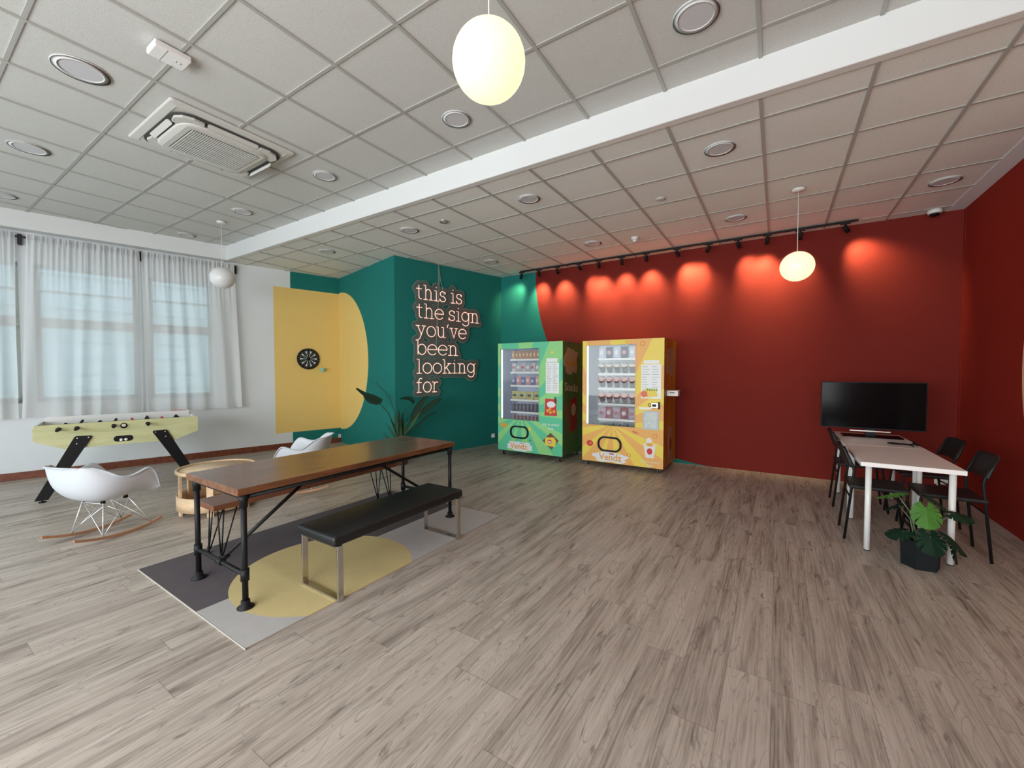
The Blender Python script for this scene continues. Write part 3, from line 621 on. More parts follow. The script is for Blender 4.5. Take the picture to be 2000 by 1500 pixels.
for k, x in enumerate(rods):
    near = k in (0, 1, 3, 5); o_ = -0.13 if near else 0.0
    b = MB(); b.tube([(x, YF-0.075 if near else YF+0.05, 0.785), (x, YBk+(0.0 if near else 0.13), 0.785)], 0.007, 8); rr = b.obj('rod', M['chrome'], ft)
    if near:
        MB().tube([(x, YF-0.16, 0.785), (x, YF-0.15, 0.785), (x, YF-0.10, 0.785), (x, YF-0.07, 0.785)], [0.012, 0.017, 0.014, 0.012], 12).obj('handle', M['blackplastic'], rr)
        MB().tube([(x, YF-0.012, 0.785), (x, YF, 0.785)], 0.021, 16).obj('bearing', M['blackplastic'], rr)
    else: MB().tube([(x, YBk+0.14, 0.785), (x, YBk+0.05, 0.785)], 0.016, 10).obj('handle', M['blackplastic'], rr)
    for j in range(3 if k % 2 else 2):
        y = -0.2+0.18*j+0.05*(k % 3); tl = 0.9 if k in (0, 2) else (0.5 if k % 2 else 0.1)
        b = MB(); mx = Matrix.Translation((x, y, 0.785)) @ Matrix.Rotation(tl, 4, 'Y'); b.box(-0.011, 0.011, -0.012, 0.012, -0.05, 0.024, mx)
        b.rings([[mx @ Vector((0.013*math.cos(a)*q, 0.013*math.sin(a)*q, z)) for a in [2*PI*i/8 for i in range(8)]] for q, z in ((0.6, 0.023), (1, 0.030), (1, 0.038), (0.5, 0.045))]); b.obj('player', M['balls'] if k in (4, 6) else M['blackplastic'], rr)
b = MB(); b.prism(rrect(-0.085, 0.085, 0.592, 0.66, 0.033, 6), YF-0.004, YF-0.0002, 'XZ'); b.obj('ball_return', M['blackplastic'], ft)
for x in (-0.02, 0.022): MB().lathe([(0.0005, -0.017), (0.012, -0.012), (0.017, 0), (0.012, 0.012), (0.0005, 0.017)], 14, (x, YF-0.012, 0.612)).obj('ball', M['whiteplastic'], ft)
b = MB(); b.rings([[Vector((0.005+0.031*q*math.cos(a), YF-y_, 0.778+0.031*q*math.sin(a))) for a in [2*PI*i/20 for i in range(20)]] for q, y_ in ((1.0, 0.0), (1.0, 0.014), (0.7, 0.016))]); b.obj('ball_inlet', M['blackplastic'], ft)
b = MB(); b.rings([[Vector((0.005+0.02*q*math.cos(a), YF-y_, 0.783+0.018*q*math.sin(a))) for a in [2*PI*i/20 for i in range(20)]] for q, y_ in ((1.0, 0.015), (0.9, 0.019))]); b.obj('inlet_disc', M['whiteplastic'], ft)
for yy in (YF-0.02, YBk+0.002):
    for s in (-1, 1):
        b = MB(); b.prism([(s*0.262, 0.675), (s*0.27, 0.69), (s*0.385, 0.695), (s*0.402, 0.685), (s*0.715, 0.022), (s*0.612, 0.022)], yy, yy+0.018, 'XZ'); lg = b.obj('leg', M['blackplastic'], ft)
        MB().lathe([(0.0005, 0.0), (0.032, 0.0), (0.03, 0.01), (0.008, 0.014), (0.008, 0.03), (0.0005, 0.03)], 14, (s*0.655, yy+0.009, 0)).obj('foot', M['blackplastic'], lg)
        for bx, bz in ((0.29, 0.672), (0.38, 0.672), (0.385, 0.61)):
            b = MB(); b.rings([[Vector((s*bx+0.006*math.cos(a), yy-y_, bz+0.006*math.sin(a))) for a in [2*PI*i/8 for i in range(8)]] for y_ in (0.0, 0.003)]); b.obj('bolt', M['whiteplastic'], lg)
b = MB()
for k in range(6): b.box(0.50+0.026*k, 0.518+0.026*k, YBk-0.05, YBk-0.03, 0.868, 0.880)
b.obj('score_beads', mat('pale red beads', (0.62, 0.20, 0.17), 0.4), ft)

# ------------------------------------------------------------------ dartboard and dart holder on the yellow paint
db = thing('dartboard', 'black round dartboard hung on the yellow painted wall', 'dartboard', wloc(-0.597, 0.03, 1.657), PHD)
def disc(b, r0, r1, y0, y1, a0=0, a1=2*PI, n=48):
    A = [a0+(a1-a0)*k/n for k in range(n+1)]
    if r0 < 1e-4:
        b.prism([(r1*math.cos(a), r1*math.sin(a)) for a in A[:-1]], y0, y1, 'XZ')
    else: b.prism([(r1*math.cos(a), r1*math.sin(a)) for a in A]+[(r0*math.cos(a), r0*math.sin(a)) for a in A[::-1]], y0, y1, 'XZ')
b = MB(); disc(b, 0, 0.198, 0.0, 0.028); b.obj('board', M['blackplastic'], db)
m1 = mat('pale dart segment', (0.62, 0.66, 0.68), 0.6); m2 = mat('slate dart segment', (0.02, 0.035, 0.05), 0.6)
for nm, ra, rb in (('outer_segments', 0.105, 0.148), ('inner_segments', 0.038, 0.094)):
    b = MB()
    for k in range(20):
        b.mi = k % 2; w = 0.11 if nm[0] == 'o' else 0.075
        a = k*PI/10; disc(b, ra, rb, -0.002, 0.001, a-w, a+w, 3)
    b.obj(nm, [m1, m2], db)
b = MB()
for r in (0.152, 0.100, 0.034): b.tube([(r*math.cos(a), -0.003, r*math.sin(a)) for a in [2*PI*k/32 for k in range(32)]], 0.0012, 4, closed=True)
b.obj('wire_rings', M['chrome'], db)
b = MB()
for k in range(20):
    a = k*PI/10+PI/20; q = 0.174; b.box(q*math.cos(a)-0.008, q*math.cos(a)+0.008, -0.0015, 0, q*math.sin(a)-0.010, q*math.sin(a)+0.010)
b.obj('number_ring', mat('dim grey numerals', (0.10, 0.10, 0.10), 0.5), db)
dh = thing('dart_holder', 'small mint green dart cup beside the dartboard', 'dart holder', wloc(-0.355, 0.055, 1.445), PHD)
MB().lathe([(0.025, -0.035), (0.05, 0.01), (0.055, 0.035), (0.05, 0.035), (0.03, -0.02), (0.0005, -0.03)], 20, caps=False).obj('cup', mat('mint plastic', (0.26, 0.60, 0.48), 0.4), dh)

# ------------------------------------------------------------------ neon sign
def arc(cx, cy, rx, ry, a0, a1, n=14): return [(cx+rx*math.cos(math.radians(a0+(a1-a0)*k/n)), cy+ry*math.sin(math.radians(a0+(a1-a0)*k/n))) for k in range(n+1)]
G = {'o': (1.06, [arc(.53, .5, .48, .5, 0, 360, 26)]),
 'e': (1.04, [[(1.0, .52), (.05, .52)], arc(.52, .5, .48, .5, 2, 322, 24)]),
 'l': (.6, [[(.08, 1.35), (.3, 1.37), (.3, 0)], [(.05, 0), (.55, 0)]]),
 'i': (.6, [[(.08, .98), (.3, 1), (.3, 0)], [(.05, 0), (.55, 0)], [(.3, 1.27), (.3, 1.36)]]),
 'h': (1.1, [[(.03, 1.35), (.25, 1.37), (.25, 0)], [(.02, 0), (.48, 0)], arc(.55, .66, .3, .34, 180, 0, 12)+[(.85, 0)], [(.64, 0), (1.08, 0)]]),
 'n': (1.1, [[(.03, .98), (.25, 1), (.25, 0)], [(.02, 0), (.48, 0)], arc(.55, .66, .3, .34, 180, 0, 12)+[(.85, 0)], [(.64, 0), (1.08, 0)]]),
 'k': (1.1, [[(.03, 1.35), (.25, 1.37), (.25, 0)], [(.02, 0), (.48, 0)], [(.25, .42), (.84, .98)], [(.6, .98), (1.02, .98)], [(.45, .6), (.9, 0)], [(.68, 0), (1.1, 0)]]),
 'g': (1.1, [arc(.5, .53, .43, .47, 0, 360, 24), [(1.12, .97), (.93, .97), (.93, -.1)]+arc(.53, -.1, .4, .32, 0, -160, 12)]),
 's': (.82, [arc(.40, .755, .29, .245, 25, 262, 14)+arc(.40, .26, .33, .26, 82, -160, 16), [(.70, .98), (.68, .74)], [(.05, .02), (.07, .28)]]),
 't': (.74, [[(.3, 1.3), (.3, .22)]+arc(.52, .22, .22, .22, 180, 290, 8), [(.02, .96), (.62, .96)]]),
 'y': (1.08, [[(0, 1), (.42, 1)], [(.66, 1), (1.06, 1)], [(.2, 1), (.6, .1)], [(.92, 1), (.42, -.2), (.2, -.40), (.05, -.36)]]),
 'u': (1.12, [[(.0, 1), (.2, 1), (.2, .34)]+arc(.51, .34, .31, .34, 180, 360, 12)+[(.82, 1), (.6, 1)], [(.82, .5), (.82, 0), (1.06, 0)]]),
 'v': (1.02, [[(.0, 1), (.4, 1)], [(.64, 1), (1.0, 1)], [(.19, 1), (.52, 0), (.84, 1)]]),
 'b': (1.08, [[(.0, 1.35), (.2, 1.37), (.2, 0)], arc(.6, .5, .4, .5, 0, 360, 24)]),
 'f': (.72, [[(.05, 0), (.6, 0)], [(.3, 0), (.3, 1.08)]+arc(.54, 1.08, .24, .28, 180, 55, 8), [(.05, .96), (.62, .96)]]),
 'r': (.86, [[(.03, .98), (.25, 1), (.25, 0)], [(.02, 0), (.6, 0)], arc(.58, .62, .33, .36, 180, 62, 9)]),
 "'": (.3, [[(.2, 1.36), (.08, 1.02)]]), ' ': (.42, [])}
lines = [('this is', .365, 1.298, 2.620), ('the sign', .366, 1.678, 2.312), ("you've", .354, 1.391, 2.005), ('been', .351, 1.196, 1.700), ('looking', .357, 1.589, 1.388), ('for', .354, .793, 1.070)]
XH = 0.172
po = N+eW*0.035
sg = thing('neon_sign', 'pink neon sign with six lines of lettering on clear acrylic, on the dark teal wall', 'sign', (po.x, po.y, 0), PHD)
pts = []
for txt, ua, ub, zb in lines:
    tot = sum(G[c][0] for c in txt)+0.06*(len(txt)-1); k = (ub-ua)/tot; x = ua
    for c in txt:
        wd, st = G[c]
        if st:
            b = MB()
            for s in st:
                P = [Vector((x+a*k, -0.012, zb+z*XH)) for a, z in s]
                cl = (P[0]-P[-1]).length < 1e-4
                b.tube(P[:-1] if cl else P, 0.0056, 6, closed=cl)
                for q0, q1 in zip(P[:-1], P[1:]):
                    nn = max(1, int((q1-q0).length/0.02))
                    for j in range(nn+1): q = q0+(q1-q0)*(j/nn); pts.append((q.x, q.z))
            b.obj('letter', M['neon'], sg, loc=None)
        x += (wd+0.06)*k
P = np.array(pts); h = 0.0125; gx = np.arange(0.22, 1.82, h); gz = np.arange(0.88, 2.98, h)
D = np.empty((len(gx), len(gz)))
for i, xx in enumerate(gx): D[i] = np.sqrt(((P[:, 0][None, :]-xx)**2+(P[:, 1][None, :]-gz[:, None])**2).min(1))
D = 0.072-D; b = MB(); vc = {}
def vert(key, x, z):
    if key not in vc: vc[key] = b.b.verts.new((x, 0.0, z))
    return vc[key]
for i in range(len(gx)-1):
    for j in range(len(gz)-1):
        cs = [(i, j), (i+1, j), (i+1, j+1), (i, j+1)]; V = []
        for a in range(4):
            p0, p1 = cs[a], cs[(a+1) % 4]; d0, d1 = D[p0], D[p1]
            if d0 > 0: V.append(vert(p0, gx[p0[0]], gz[p0[1]]))
            if (d0 > 0) != (d1 > 0):
                f = d0/(d0-d1); V.append(vert(tuple(sorted((p0, p1))), gx[p0[0]]+(gx[p1[0]]-gx[p0[0]])*f, gz[p0[1]]+(gz[p1[1]]-gz[p0[1]])*f))
        if len(V) > 2: b.face(V)
bd = [(e.verts[0].co.copy(), e.verts[1].co.copy()) for e in b.b.edges if len(e.link_faces) == 1]
bk = b.obj('backing_panel', M['acrylic'], sg)
b = MB()
for a, c in bd:
    y0, y1 = -0.005, 0.003; v = [b.b.verts.new(q) for q in ((a.x, y0, a.z), (c.x, y0, c.z), (c.x, y1, c.z), (a.x, y1, a.z))]; b.face(v)
    dd = (c-a).normalized() if (c-a).length > 1e-6 else Vector((1, 0, 0)); nn = Vector((-dd.z, 0, dd.x))*0.005
    v = [b.b.verts.new(q) for q in ((a.x-nn.x, y0, a.z-nn.z), (c.x-nn.x, y0, c.z-nn.z), (c.x+nn.x, y0, c.z+nn.z), (a.x+nn.x, y0, a.z+nn.z))]; b.face(v)
b.obj('panel_edge', M['acryledge'], bk, fix=False)
for pth in ([(.80, 0, 3.25), (.80, -.004, 2.98), (.79, -.006, 2.80), (.76, -.006, 2.62)], [(.81, 0, 3.25), (.84, -.004, 3.0), (.88, -.006, 2.84), (.92, -.006, 2.66)], [(.80, 0.004, 3.25), (.82, 0, 3.05), (.815, -.004, 2.85), (.78, -.004, 2.4), (.74, -.004, 1.75)]):
    MB().tube(pth, 0.003, 5).obj('cable', M['stem'] if False else mat('pale cable', (0.42, 0.48, 0.44), 0.5), sg)

# ------------------------------------------------------------------ potted plants
def blade(b, P, w, n=10, cup=0.15, up=Vector((0, 0, 1)), tip=0.05, shape=None):
    P = [Vector(p) for p in P]; rows = []
    def bez(t):
        k = t*(len(P)-1); i = min(int(k), len(P)-2); f = k-i; a = P[max(i-1, 0)]; p0 = P[i]; p1 = P[i+1]; c = P[min(i+2, len(P)-1)]
        return 0.5*((2*p0)+(p1-a)*f+(2*a-5*p0+4*p1-c)*f*f+(3*p0-a-3*p1+c)*f**3)
    for j in range(n+1):
        t = j/n; p = bez(t); tg = (bez(min(1, t+.02))-bez(max(0, t-.02))).normalized(); sd = tg.cross(up)
        if sd.length < 0.05: sd = Vector((1, 0, 0))
        sd.normalize(); nm = sd.cross(tg); hw = w*(shape(t) if shape else math.sin(PI*min(1, 0.08+0.92*t))**0.7)
        rows.append([p+sd*hw*k+nm*abs(k)*hw*cup for k in (-1, -0.5, 0, 0.5, 1)])
    b.grid(rows)
C0 = Vector((-4.83, 4.36, 0)); bp = thing('potted_plant', 'tall dark strap-leaved plant behind the far end of the long table', 'plant', C0)
MB().lathe([(0.0005, 0.0), (0.095, 0.0), (0.125, 0.10), (0.13, 0.22), (0.122, 0.222), (0.115, 0.19), (0.0005, 0.19)], 22).obj('pot', M['potbrown'], bp)
MB().box(-0.105, -0.065, -0.155, -0.135, 0.0, 0.2).obj('stand_leg', M['birch'], bp)
def rel(*q): return [Vector(p)-C0 for p in q]
B0 = (-4.83, 4.36, 0.2)
def part_leaf(mn, pts_, w, nm='leaf', **k):
    b = MB(); blade(b, rel(*pts_), w, **k); return b.obj(nm, M[mn], bp, fix=False)
vd = Vector((-0.74, 0.67, 0)); side = Vector((0.67, 0.74, 0))
for q in ([B0, (-4.9, 4.3, .6), (-4.98, 4.2, .85), (-5.08, 4.09, .98)], [B0, (-4.88, 4.33, .7), (-4.95, 4.24, 1.05), (-5.07, 4.1, 1.26)], [B0, (-4.83, 4.37, .6), (-4.78, 4.42, .85), (-4.70, 4.52, .95)], [B0, (-4.8, 4.38, .55), (-4.72, 4.47, .7), (-4.6, 4.62, .85)], [B0, (-4.9, 4.31, .5), (-4.95, 4.23, .8), (-5.02, 4.16, .88)]):
    MB().tube(rel(*q), 0.005, 6).obj('stalk', M['leafmid'], bp)
part_leaf('leafdark', [(-5.02, 4.16, .96), (-5.10, 4.08, 1.02), (-5.19, 3.99, 1.08), (-5.27, 3.90, 1.17)], 0.055, up=Vector((0.6, -0.6, 0.4)), shape=lambda t: (0.75+0.4*t if t < 0.35 else max(0.12, 1.0-1.15*(t-0.3))))
part_leaf('leafdark', [(-5.05, 4.13, .93), (-5.09, 4.09, .96), (-5.14, 4.03, .99), (-5.2, 3.97, 1.06)], 0.04, up=Vector((0.6, -0.6, 0.2)))
part_leaf('leafdark', [(-4.97, 4.22, 1.08), (-5.03, 4.15, 1.16), (-5.12, 4.06, 1.26), (-5.2, 4.0, 1.35)], 0.009)
part_leaf('leafdark', [(-4.95, 4.25, .86), (-5.03, 4.16, .92), (-5.12, 4.07, .93), (-5.18, 4.0, .95)], 0.013)
part_leaf('leafdark', [(-4.70, 4.52, .93), (-4.73, 4.48, .99), (-4.78, 4.42, 1.01), (-4.84, 4.35, 1.0)], 0.035, up=Vector((0.3, -0.6, 0.6)))
part_leaf('leafdark', [(-4.74, 4.48, .66), (-4.68, 4.54, .82), (-4.62, 4.61, .95), (-4.56, 4.68, 1.04)], 0.05, up=Vector((0.6, -0.7, 0.1)))
part_leaf('leafdark', [(-4.68, 4.53, .70), (-4.58, 4.65, .83), (-4.49, 4.75, .94), (-4.41, 4.84, 1.0)], 0.05, up=Vector((0.5, -0.7, 0.3)))
part_leaf('leafmid', [(-4.80, 4.40, .45), (-4.72, 4.48, .6), (-4.66, 4.55, .75), (-4.62, 4.6, .86)], 0.022, up=Vector((0.6, -0.7, 0.1)))
part_leaf('leafdark', [(-4.78, 4.42, .45), (-4.66, 4.55, .6), (-4.56, 4.66, .72), (-4.46, 4.78, .8)], 0.02, up=Vector((0.4, -0.5, 0.6)))
for k, (dx, h, w, mn) in enumerate(((-0.20, .62, .02, 'leafmid'), (-0.10, .78, .028, 'leafmid'), (-0.03, .84, .026, 'leafdark'), (0.04, .80, .026, 'leafdark'), (0.09, .66, .022, 'leafmid'), (0.0, .6, .024, 'leafmid'), (-0.28, .48, .014, 'leafmid'), (-0.16, .74, .014, 'leafdark'))):
    c = Vector((-4.83, 4.36, 0)); q = [c+side*dx*t_**1.3+Vector((0, 0, 0.2+(h-0.2)*t_))+Vector((0.05, -0.04, 0))*t_*(k % 3-1) for t_ in (0.0, 0.35, 0.7, 1.0)]
    part_leaf(mn, q, w, up=Vector((0.65, -0.75, 0.1)))

C1 = Vector((0.90, 4.115, 0)); mp = thing('potted_monstera', 'split-leaf plant in a black hexagonal pot before the white table', 'plant', C1)
hx = [(0.113*math.cos(math.radians(60*k+8)), 0.113*math.sin(math.radians(60*k+8))) for k in range(6)]
b = MB(); b.rings([[Vector((x*q, y*q, z)) for x, y in hx] for q, z in ((0.97, 0), (1.03, 0.20), (0.96, 0.20), (0.90, 0.165), (0.1, 0.165))], smooth=False); b.obj('pot', M['potblack'], mp)
MB().lathe([(0.0005, 0.168), (0.088, 0.168), (0.088, 0.164)], 16).obj('soil', M['soil'], mp)
def monstera(cx, cy, cz, size, heading, tilt, roll, mn):
    n = 192; V = []
    b = MB(); mid = b.b.verts.new((0, 0, 0)); ring = []
    for k in range(n+1):
        a = -PI+2*PI*k/n  # 0 = tip direction +Y
        r = 0.62+0.38*math.cos(a*0.5)**1.2*(1 if abs(a) < PI else 0); r = 0.60*(1+0.30*math.cos(a)) + 0.10*math.cos(2*a)*0.6
        if abs(a) > 2.85: r *= 0.35
        cutd = 0.0
        for ca in (0.70, 1.15, 1.60, 2.05):
            dd_ = abs(abs(a)-ca); cutd = max(cutd, max(0, 1-dd_/0.055)*0.50)
        r *= (1-cutd)*size
        ring.append(Vector((r*math.sin(a), r*math.cos(a), -0.25*r*r/size-abs(math.sin(a))*r*0.15)))
    rows = [[p*f for p in ring] for f in (0.0001, 0.3, 0.55, 0.8, 1.0)]
    for f, row in zip((0, .3, .55, .8, 1), rows):
        for p in row: p.y -= 0.3*size*0.0
    b.grid(rows); 
    o = b.obj('leaf', M[mn], mp, fix=False); o.location = Vector((cx, cy, cz))-C1; o.rotation_euler = Matrix.Rotation(heading, 3, 'Z').to_4x4().to_euler() if False else (Matrix.Rotation(heading, 4, 'Z') @ Matrix.Rotation(tilt, 4, 'X') @ Matrix.Rotation(roll, 4, 'Y')).to_euler()
    MB().tube([Vector((random.uniform(-.03, .03), random.uniform(-.03, .03), 0.16)), Vector((cx-C1.x, cy-C1.y, 0))*0.45+Vector((0, 0, 0.16+(cz-0.16)*0.65)), Vector((cx, cy, cz))-C1], 0.0042, 6).obj('stalk', M['stem'], mp)
# heading turns +Y (tip) about Z; tilt>0 lifts the tip
monstera(0.76, 4.12, 0.515, 0.155, math.radians(95), math.radians(-12), math.radians(12), 'leafbright')
monstera(0.905, 4.02, 0.435, 0.150, math.radians(186), math.radians(-58), 0.0, 'leafbright')
monstera(0.96, 4.16, 0.50, 0.165, math.radians(-60), math.radians(-25), 0.3, 'leafdark')
monstera(0.79, 4.22, 0.41, 0.13, math.radians(70), math.radians(-30), 0.2, 'leafdark')
monstera(0.93, 4.02, 0.25, 0.15, math.radians(190), math.radians(-50), 0.0, 'leafdark')
monstera(1.03, 4.02, 0.27, 0.155, math.radians(-115), math.radians(-40), -0.1, 'leafdark')
monstera(1.06, 4.05, 0.20, 0.14, math.radians(-100), math.radians(-70), 0.1, 'leafdark')
monstera(0.80, 4.10, 0.24, 0.13, math.radians(110), math.radians(-15), -0.2, 'leafdark')
monstera(1.06, 4.09, 0.42, 0.13, math.radians(-80), math.radians(-3), 0.3, 'leafdark')

# ------------------------------------------------------------------ white tables, chairs, television
def white_table(y0, y1, label):
    t = thing('white_table', label, 'table', (0.855, (y0+y1)/2, 0), 0, 'pair of white tables pushed together'); L = (y1-y0)/2; X = 0.292; ZT_ = 0.712
    MB().box(-X, X, -L, L, ZT_-0.034, ZT_).bevel(0.0015, 1).obj('tabletop', M['laminate'], t)
    for x in (-0.235, 0.235):
        for y in (-L+0.06, L-0.06):
            b = MB(); b.tube([(x, y, 0.006), (x, y, ZT_-0.034)], 0.020, 18); lg = b.obj('leg', M['whitesteel'], t)
            MB().lathe([(0.0205, 0.0), (0.0205, 0.007), (0.0005, 0.007)], 16, (x, y, 0)).obj('foot', M['blackplastic'], lg)
    return t
white_table(4.19, 5.143, 'white rectangular table nearest the camera, behind the split-leaf plant')
white_table(5.149, 6.14, 'white rectangular table against the red wall, under the television')

def black_chair():
    t = thing('black_chair', '', 'chair', (0, 0, 0)); hw = 0.178
    for s in (-1, 1):
        MB().tube([(s*hw, -0.20, 0.0), (s*(hw-0.004), -0.145, 0.58), (s*(hw-0.006), -0.150, 0.62), (s*(hw-0.015), -0.216, 0.785)], 0.010, 8).obj('leg', M['blackmetal'], t)
        MB().tube([(s*hw, 0.235, 0.0), (s*(hw-0.008), 0.185, 0.43), (s*(hw-0.008), 0.165, 0.445), (s*(hw-0.008), -0.15, 0.445)], 0.010, 8).obj('leg', M['blackmetal'], t)
    b = MB(); rows = []
    for j in range(9):
        z = 0.615+0.178*j/8; r = []
        for i in range(11):
            u = -1+0.2*i; cor = 0.02*(abs(u)**6)*(1 if j == 8 else 0); r.append(Vector((u*(hw+0.004-0.012*j/8), -0.158-0.062*j/8-0.022*(1-u*u), z-cor)))
        rows.append(r)
    b.grid(rows); o = b.obj('backrest', M['leather'], t, fix=False); md = o.modifiers.new('s', 'SOLIDIFY'); md.thickness = 0.018; md.offset = 0
    b = MB(); b.box(-0.185, 0.185, -0.175, 0.205, 0.438, 0.468); b.bevel(0.010, 2); b.obj('seat', M['leather'], t)
    for q in ((-0.165, 0.36), (0.21, 0.18)): MB().tube([(-hw, *q), (hw, *q)], 0.007, 6).obj('crossbar', M['blackmetal'], t)
    return t
bc = black_chair(); bc.location = (0.70, 4.618, 0); bc.rotation_euler = (0, 0, -PI/2); bc['label'] = 'black chair at the left side of the nearest white table'; bc['group'] = 'black chairs around the white tables'
dup(bc, (0.715, 5.615, 0), (0, 0, -PI/2), 'black chair at the left side of the white table by the red wall')
dup(bc, (1.155, 4.62, 0), (0, 0, PI/2), 'black chair at the right side of the nearest white table', )
dup(bc, (1.19, 5.42, 0), (0, 0, PI/2+0.08), 'black chair on the right, behind the other, near the corner')

tv = thing('television', 'wide black television standing on the white table by the red wall', 'television', (0.862, 5.86, 0.7125))
b = MB(); b.box(-0.437, 0.437, -0.012, 0.028, 0.08, 0.59); b.bevel(0.004, 2); b.obj('casing', M['blackplastic'], tv)
MB().box(-0.428, 0.428, -0.0135, -0.012, 0.092, 0.581).obj('screen', M['screen'], tv)
MB().box(-0.045, 0.045, -0.004, 0.02, 0.012, 0.09).obj('neck', M['blackplastic'], tv)
b = MB(); b.prism(rrect(-0.25, 0.25, -0.13, 0.10, 0.02, 3), 0.0, 0.010); b.obj('base', M['screen'], tv)
MB().box(-0.18, 0.16, -0.022, -0.014, 0.052, 0.064).obj('silver_bar', M['silver'], tv)
cb = MB(); cp = []
for k in range(26):
    a = -0.3+k*2*PI/22; cp.append((1.00+0.085*math.cos(a)*(1+0.01*k), 5.28+0.075*math.sin(a), 0.716+0.0012*k))
cb.tube(cp+[(1.12, 5.34, 0.717), (1.145, 5.37, 0.72), (1.152, 5.38, 0.70), (1.155, 5.4, 0.45)], 0.006, 6)
tag(cb.obj('coiled_cable', M['blackplastic']), 'coiled black cable lying on the white table before the television', 'cable')
t = thing('wall_socket', 'white double socket with plugs low on the red wall behind the chairs', 'socket', (1.62, YR-0.001, 0.12))
MB().box(-0.05, 0.06, -0.02, 0, -0.02, 0.05).bevel(0.004, 1).obj('plate', M['whiteplastic'], t)
MB().box(-0.035, -0.005, -0.06, -0.02, -0.05, 0.0).bevel(0.004, 1).obj('plug', M['whiteplastic'], t)
MB().box(0.02, 0.055, -0.06, -0.02, 0.005, 0.06).bevel(0.004, 1).obj('plug', M['whiteplastic'], t)
q = N+dW*2.05; t = thing('wall_socket', 'white socket low on the teal wall beside the green machine', 'socket', (q.x+0.001, q.y, 0.17), PHD)
MB().box(-0.04, 0.04, -0.018, 0, -0.04, 0.04).bevel(0.004, 1).obj('plate', M['whiteplastic'], t)
MB().box(-0.02, 0.02, -0.05, -0.018, -0.03, 0.015).bevel(0.004, 1).obj('plug', M['whiteplastic'], t)
q = wloc(-0.03, 0.02, 0.13); t = thing('wall_socket', 'tiny white socket in the corner under the yellow paint', 'socket', q, PHD)
MB().box(-0.025, 0.022, -0.012, 0.018, -0.035, 0.035).bevel(0.003, 1).obj('plate', M['whiteplastic'], t)

# ------------------------------------------------------------------ vending machines
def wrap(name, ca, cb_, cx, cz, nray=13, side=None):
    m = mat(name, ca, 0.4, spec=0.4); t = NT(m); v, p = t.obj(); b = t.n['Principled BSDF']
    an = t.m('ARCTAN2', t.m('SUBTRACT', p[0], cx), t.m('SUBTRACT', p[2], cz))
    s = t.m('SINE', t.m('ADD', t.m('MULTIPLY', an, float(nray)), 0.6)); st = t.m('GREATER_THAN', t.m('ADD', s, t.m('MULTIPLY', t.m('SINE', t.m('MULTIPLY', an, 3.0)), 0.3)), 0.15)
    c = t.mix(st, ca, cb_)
    if side:  # face turned from the windows: its shade is put into darker wrap tones
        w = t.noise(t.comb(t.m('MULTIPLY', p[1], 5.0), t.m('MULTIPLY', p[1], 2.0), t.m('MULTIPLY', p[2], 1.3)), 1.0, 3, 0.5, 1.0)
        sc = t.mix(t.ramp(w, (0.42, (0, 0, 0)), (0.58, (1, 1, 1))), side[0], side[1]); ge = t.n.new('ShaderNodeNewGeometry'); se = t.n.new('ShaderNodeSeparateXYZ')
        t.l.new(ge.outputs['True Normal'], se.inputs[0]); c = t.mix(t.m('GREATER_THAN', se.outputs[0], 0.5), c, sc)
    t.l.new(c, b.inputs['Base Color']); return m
D_ = {k: mat('print '+k, c, 0.45) for k, c in dict(white=(0.80, 0.82, 0.83), cream=(0.82, 0.74, 0.60), orange=(0.80, 0.36, 0.04), red=(0.60, 0.03, 0.03), yellow=(0.82, 0.66, 0.08), dark=(0.03, 0.03, 0.03), brown=(0.20, 0.07, 0.03), green=(0.10, 0.30, 0.08), pinkish=(0.60, 0.38, 0.26), coral=(0.75, 0.16, 0.08), paper=(0.86, 0.90, 0.90), greytext=(0.35, 0.38, 0.40), shadered=(0.28, 0.012, 0.012), shadecream=(0.42, 0.27, 0.17), shadeorange=(0.52, 0.19, 0.02)).items()}  # side-face inks are darkened copies, shade put into the colour
def splash(cx, cz, rx, rz, seed, n=40):
    rd = random.Random(seed); P = []
    for k in range(n):
        a = 2*PI*k/n; r = 1+0.10*math.sin(5*a+seed)+0.07*math.sin(9*a+2*seed)+rd.uniform(-0.05, 0.05)
        P.append((cx+rx*r*math.copysign(abs(math.cos(a))**0.7, math.cos(a)), cz+rz*r*math.copysign(abs(math.sin(a))**0.7, math.sin(a))))
    return P
def decal(par, poly, m, name, lvl=1, plane='F', X=None, **kw):
    b = MB()
    if plane == 'F': b.prism(poly, -0.0016*lvl, -0.0016*(lvl-1)-0.0002, 'XZ')
    else: b.prism(poly, X+0.0016*(lvl-1)+0.0002, X+0.0016*lvl, 'YZ')
    return b.obj(name, m, par, **kw)
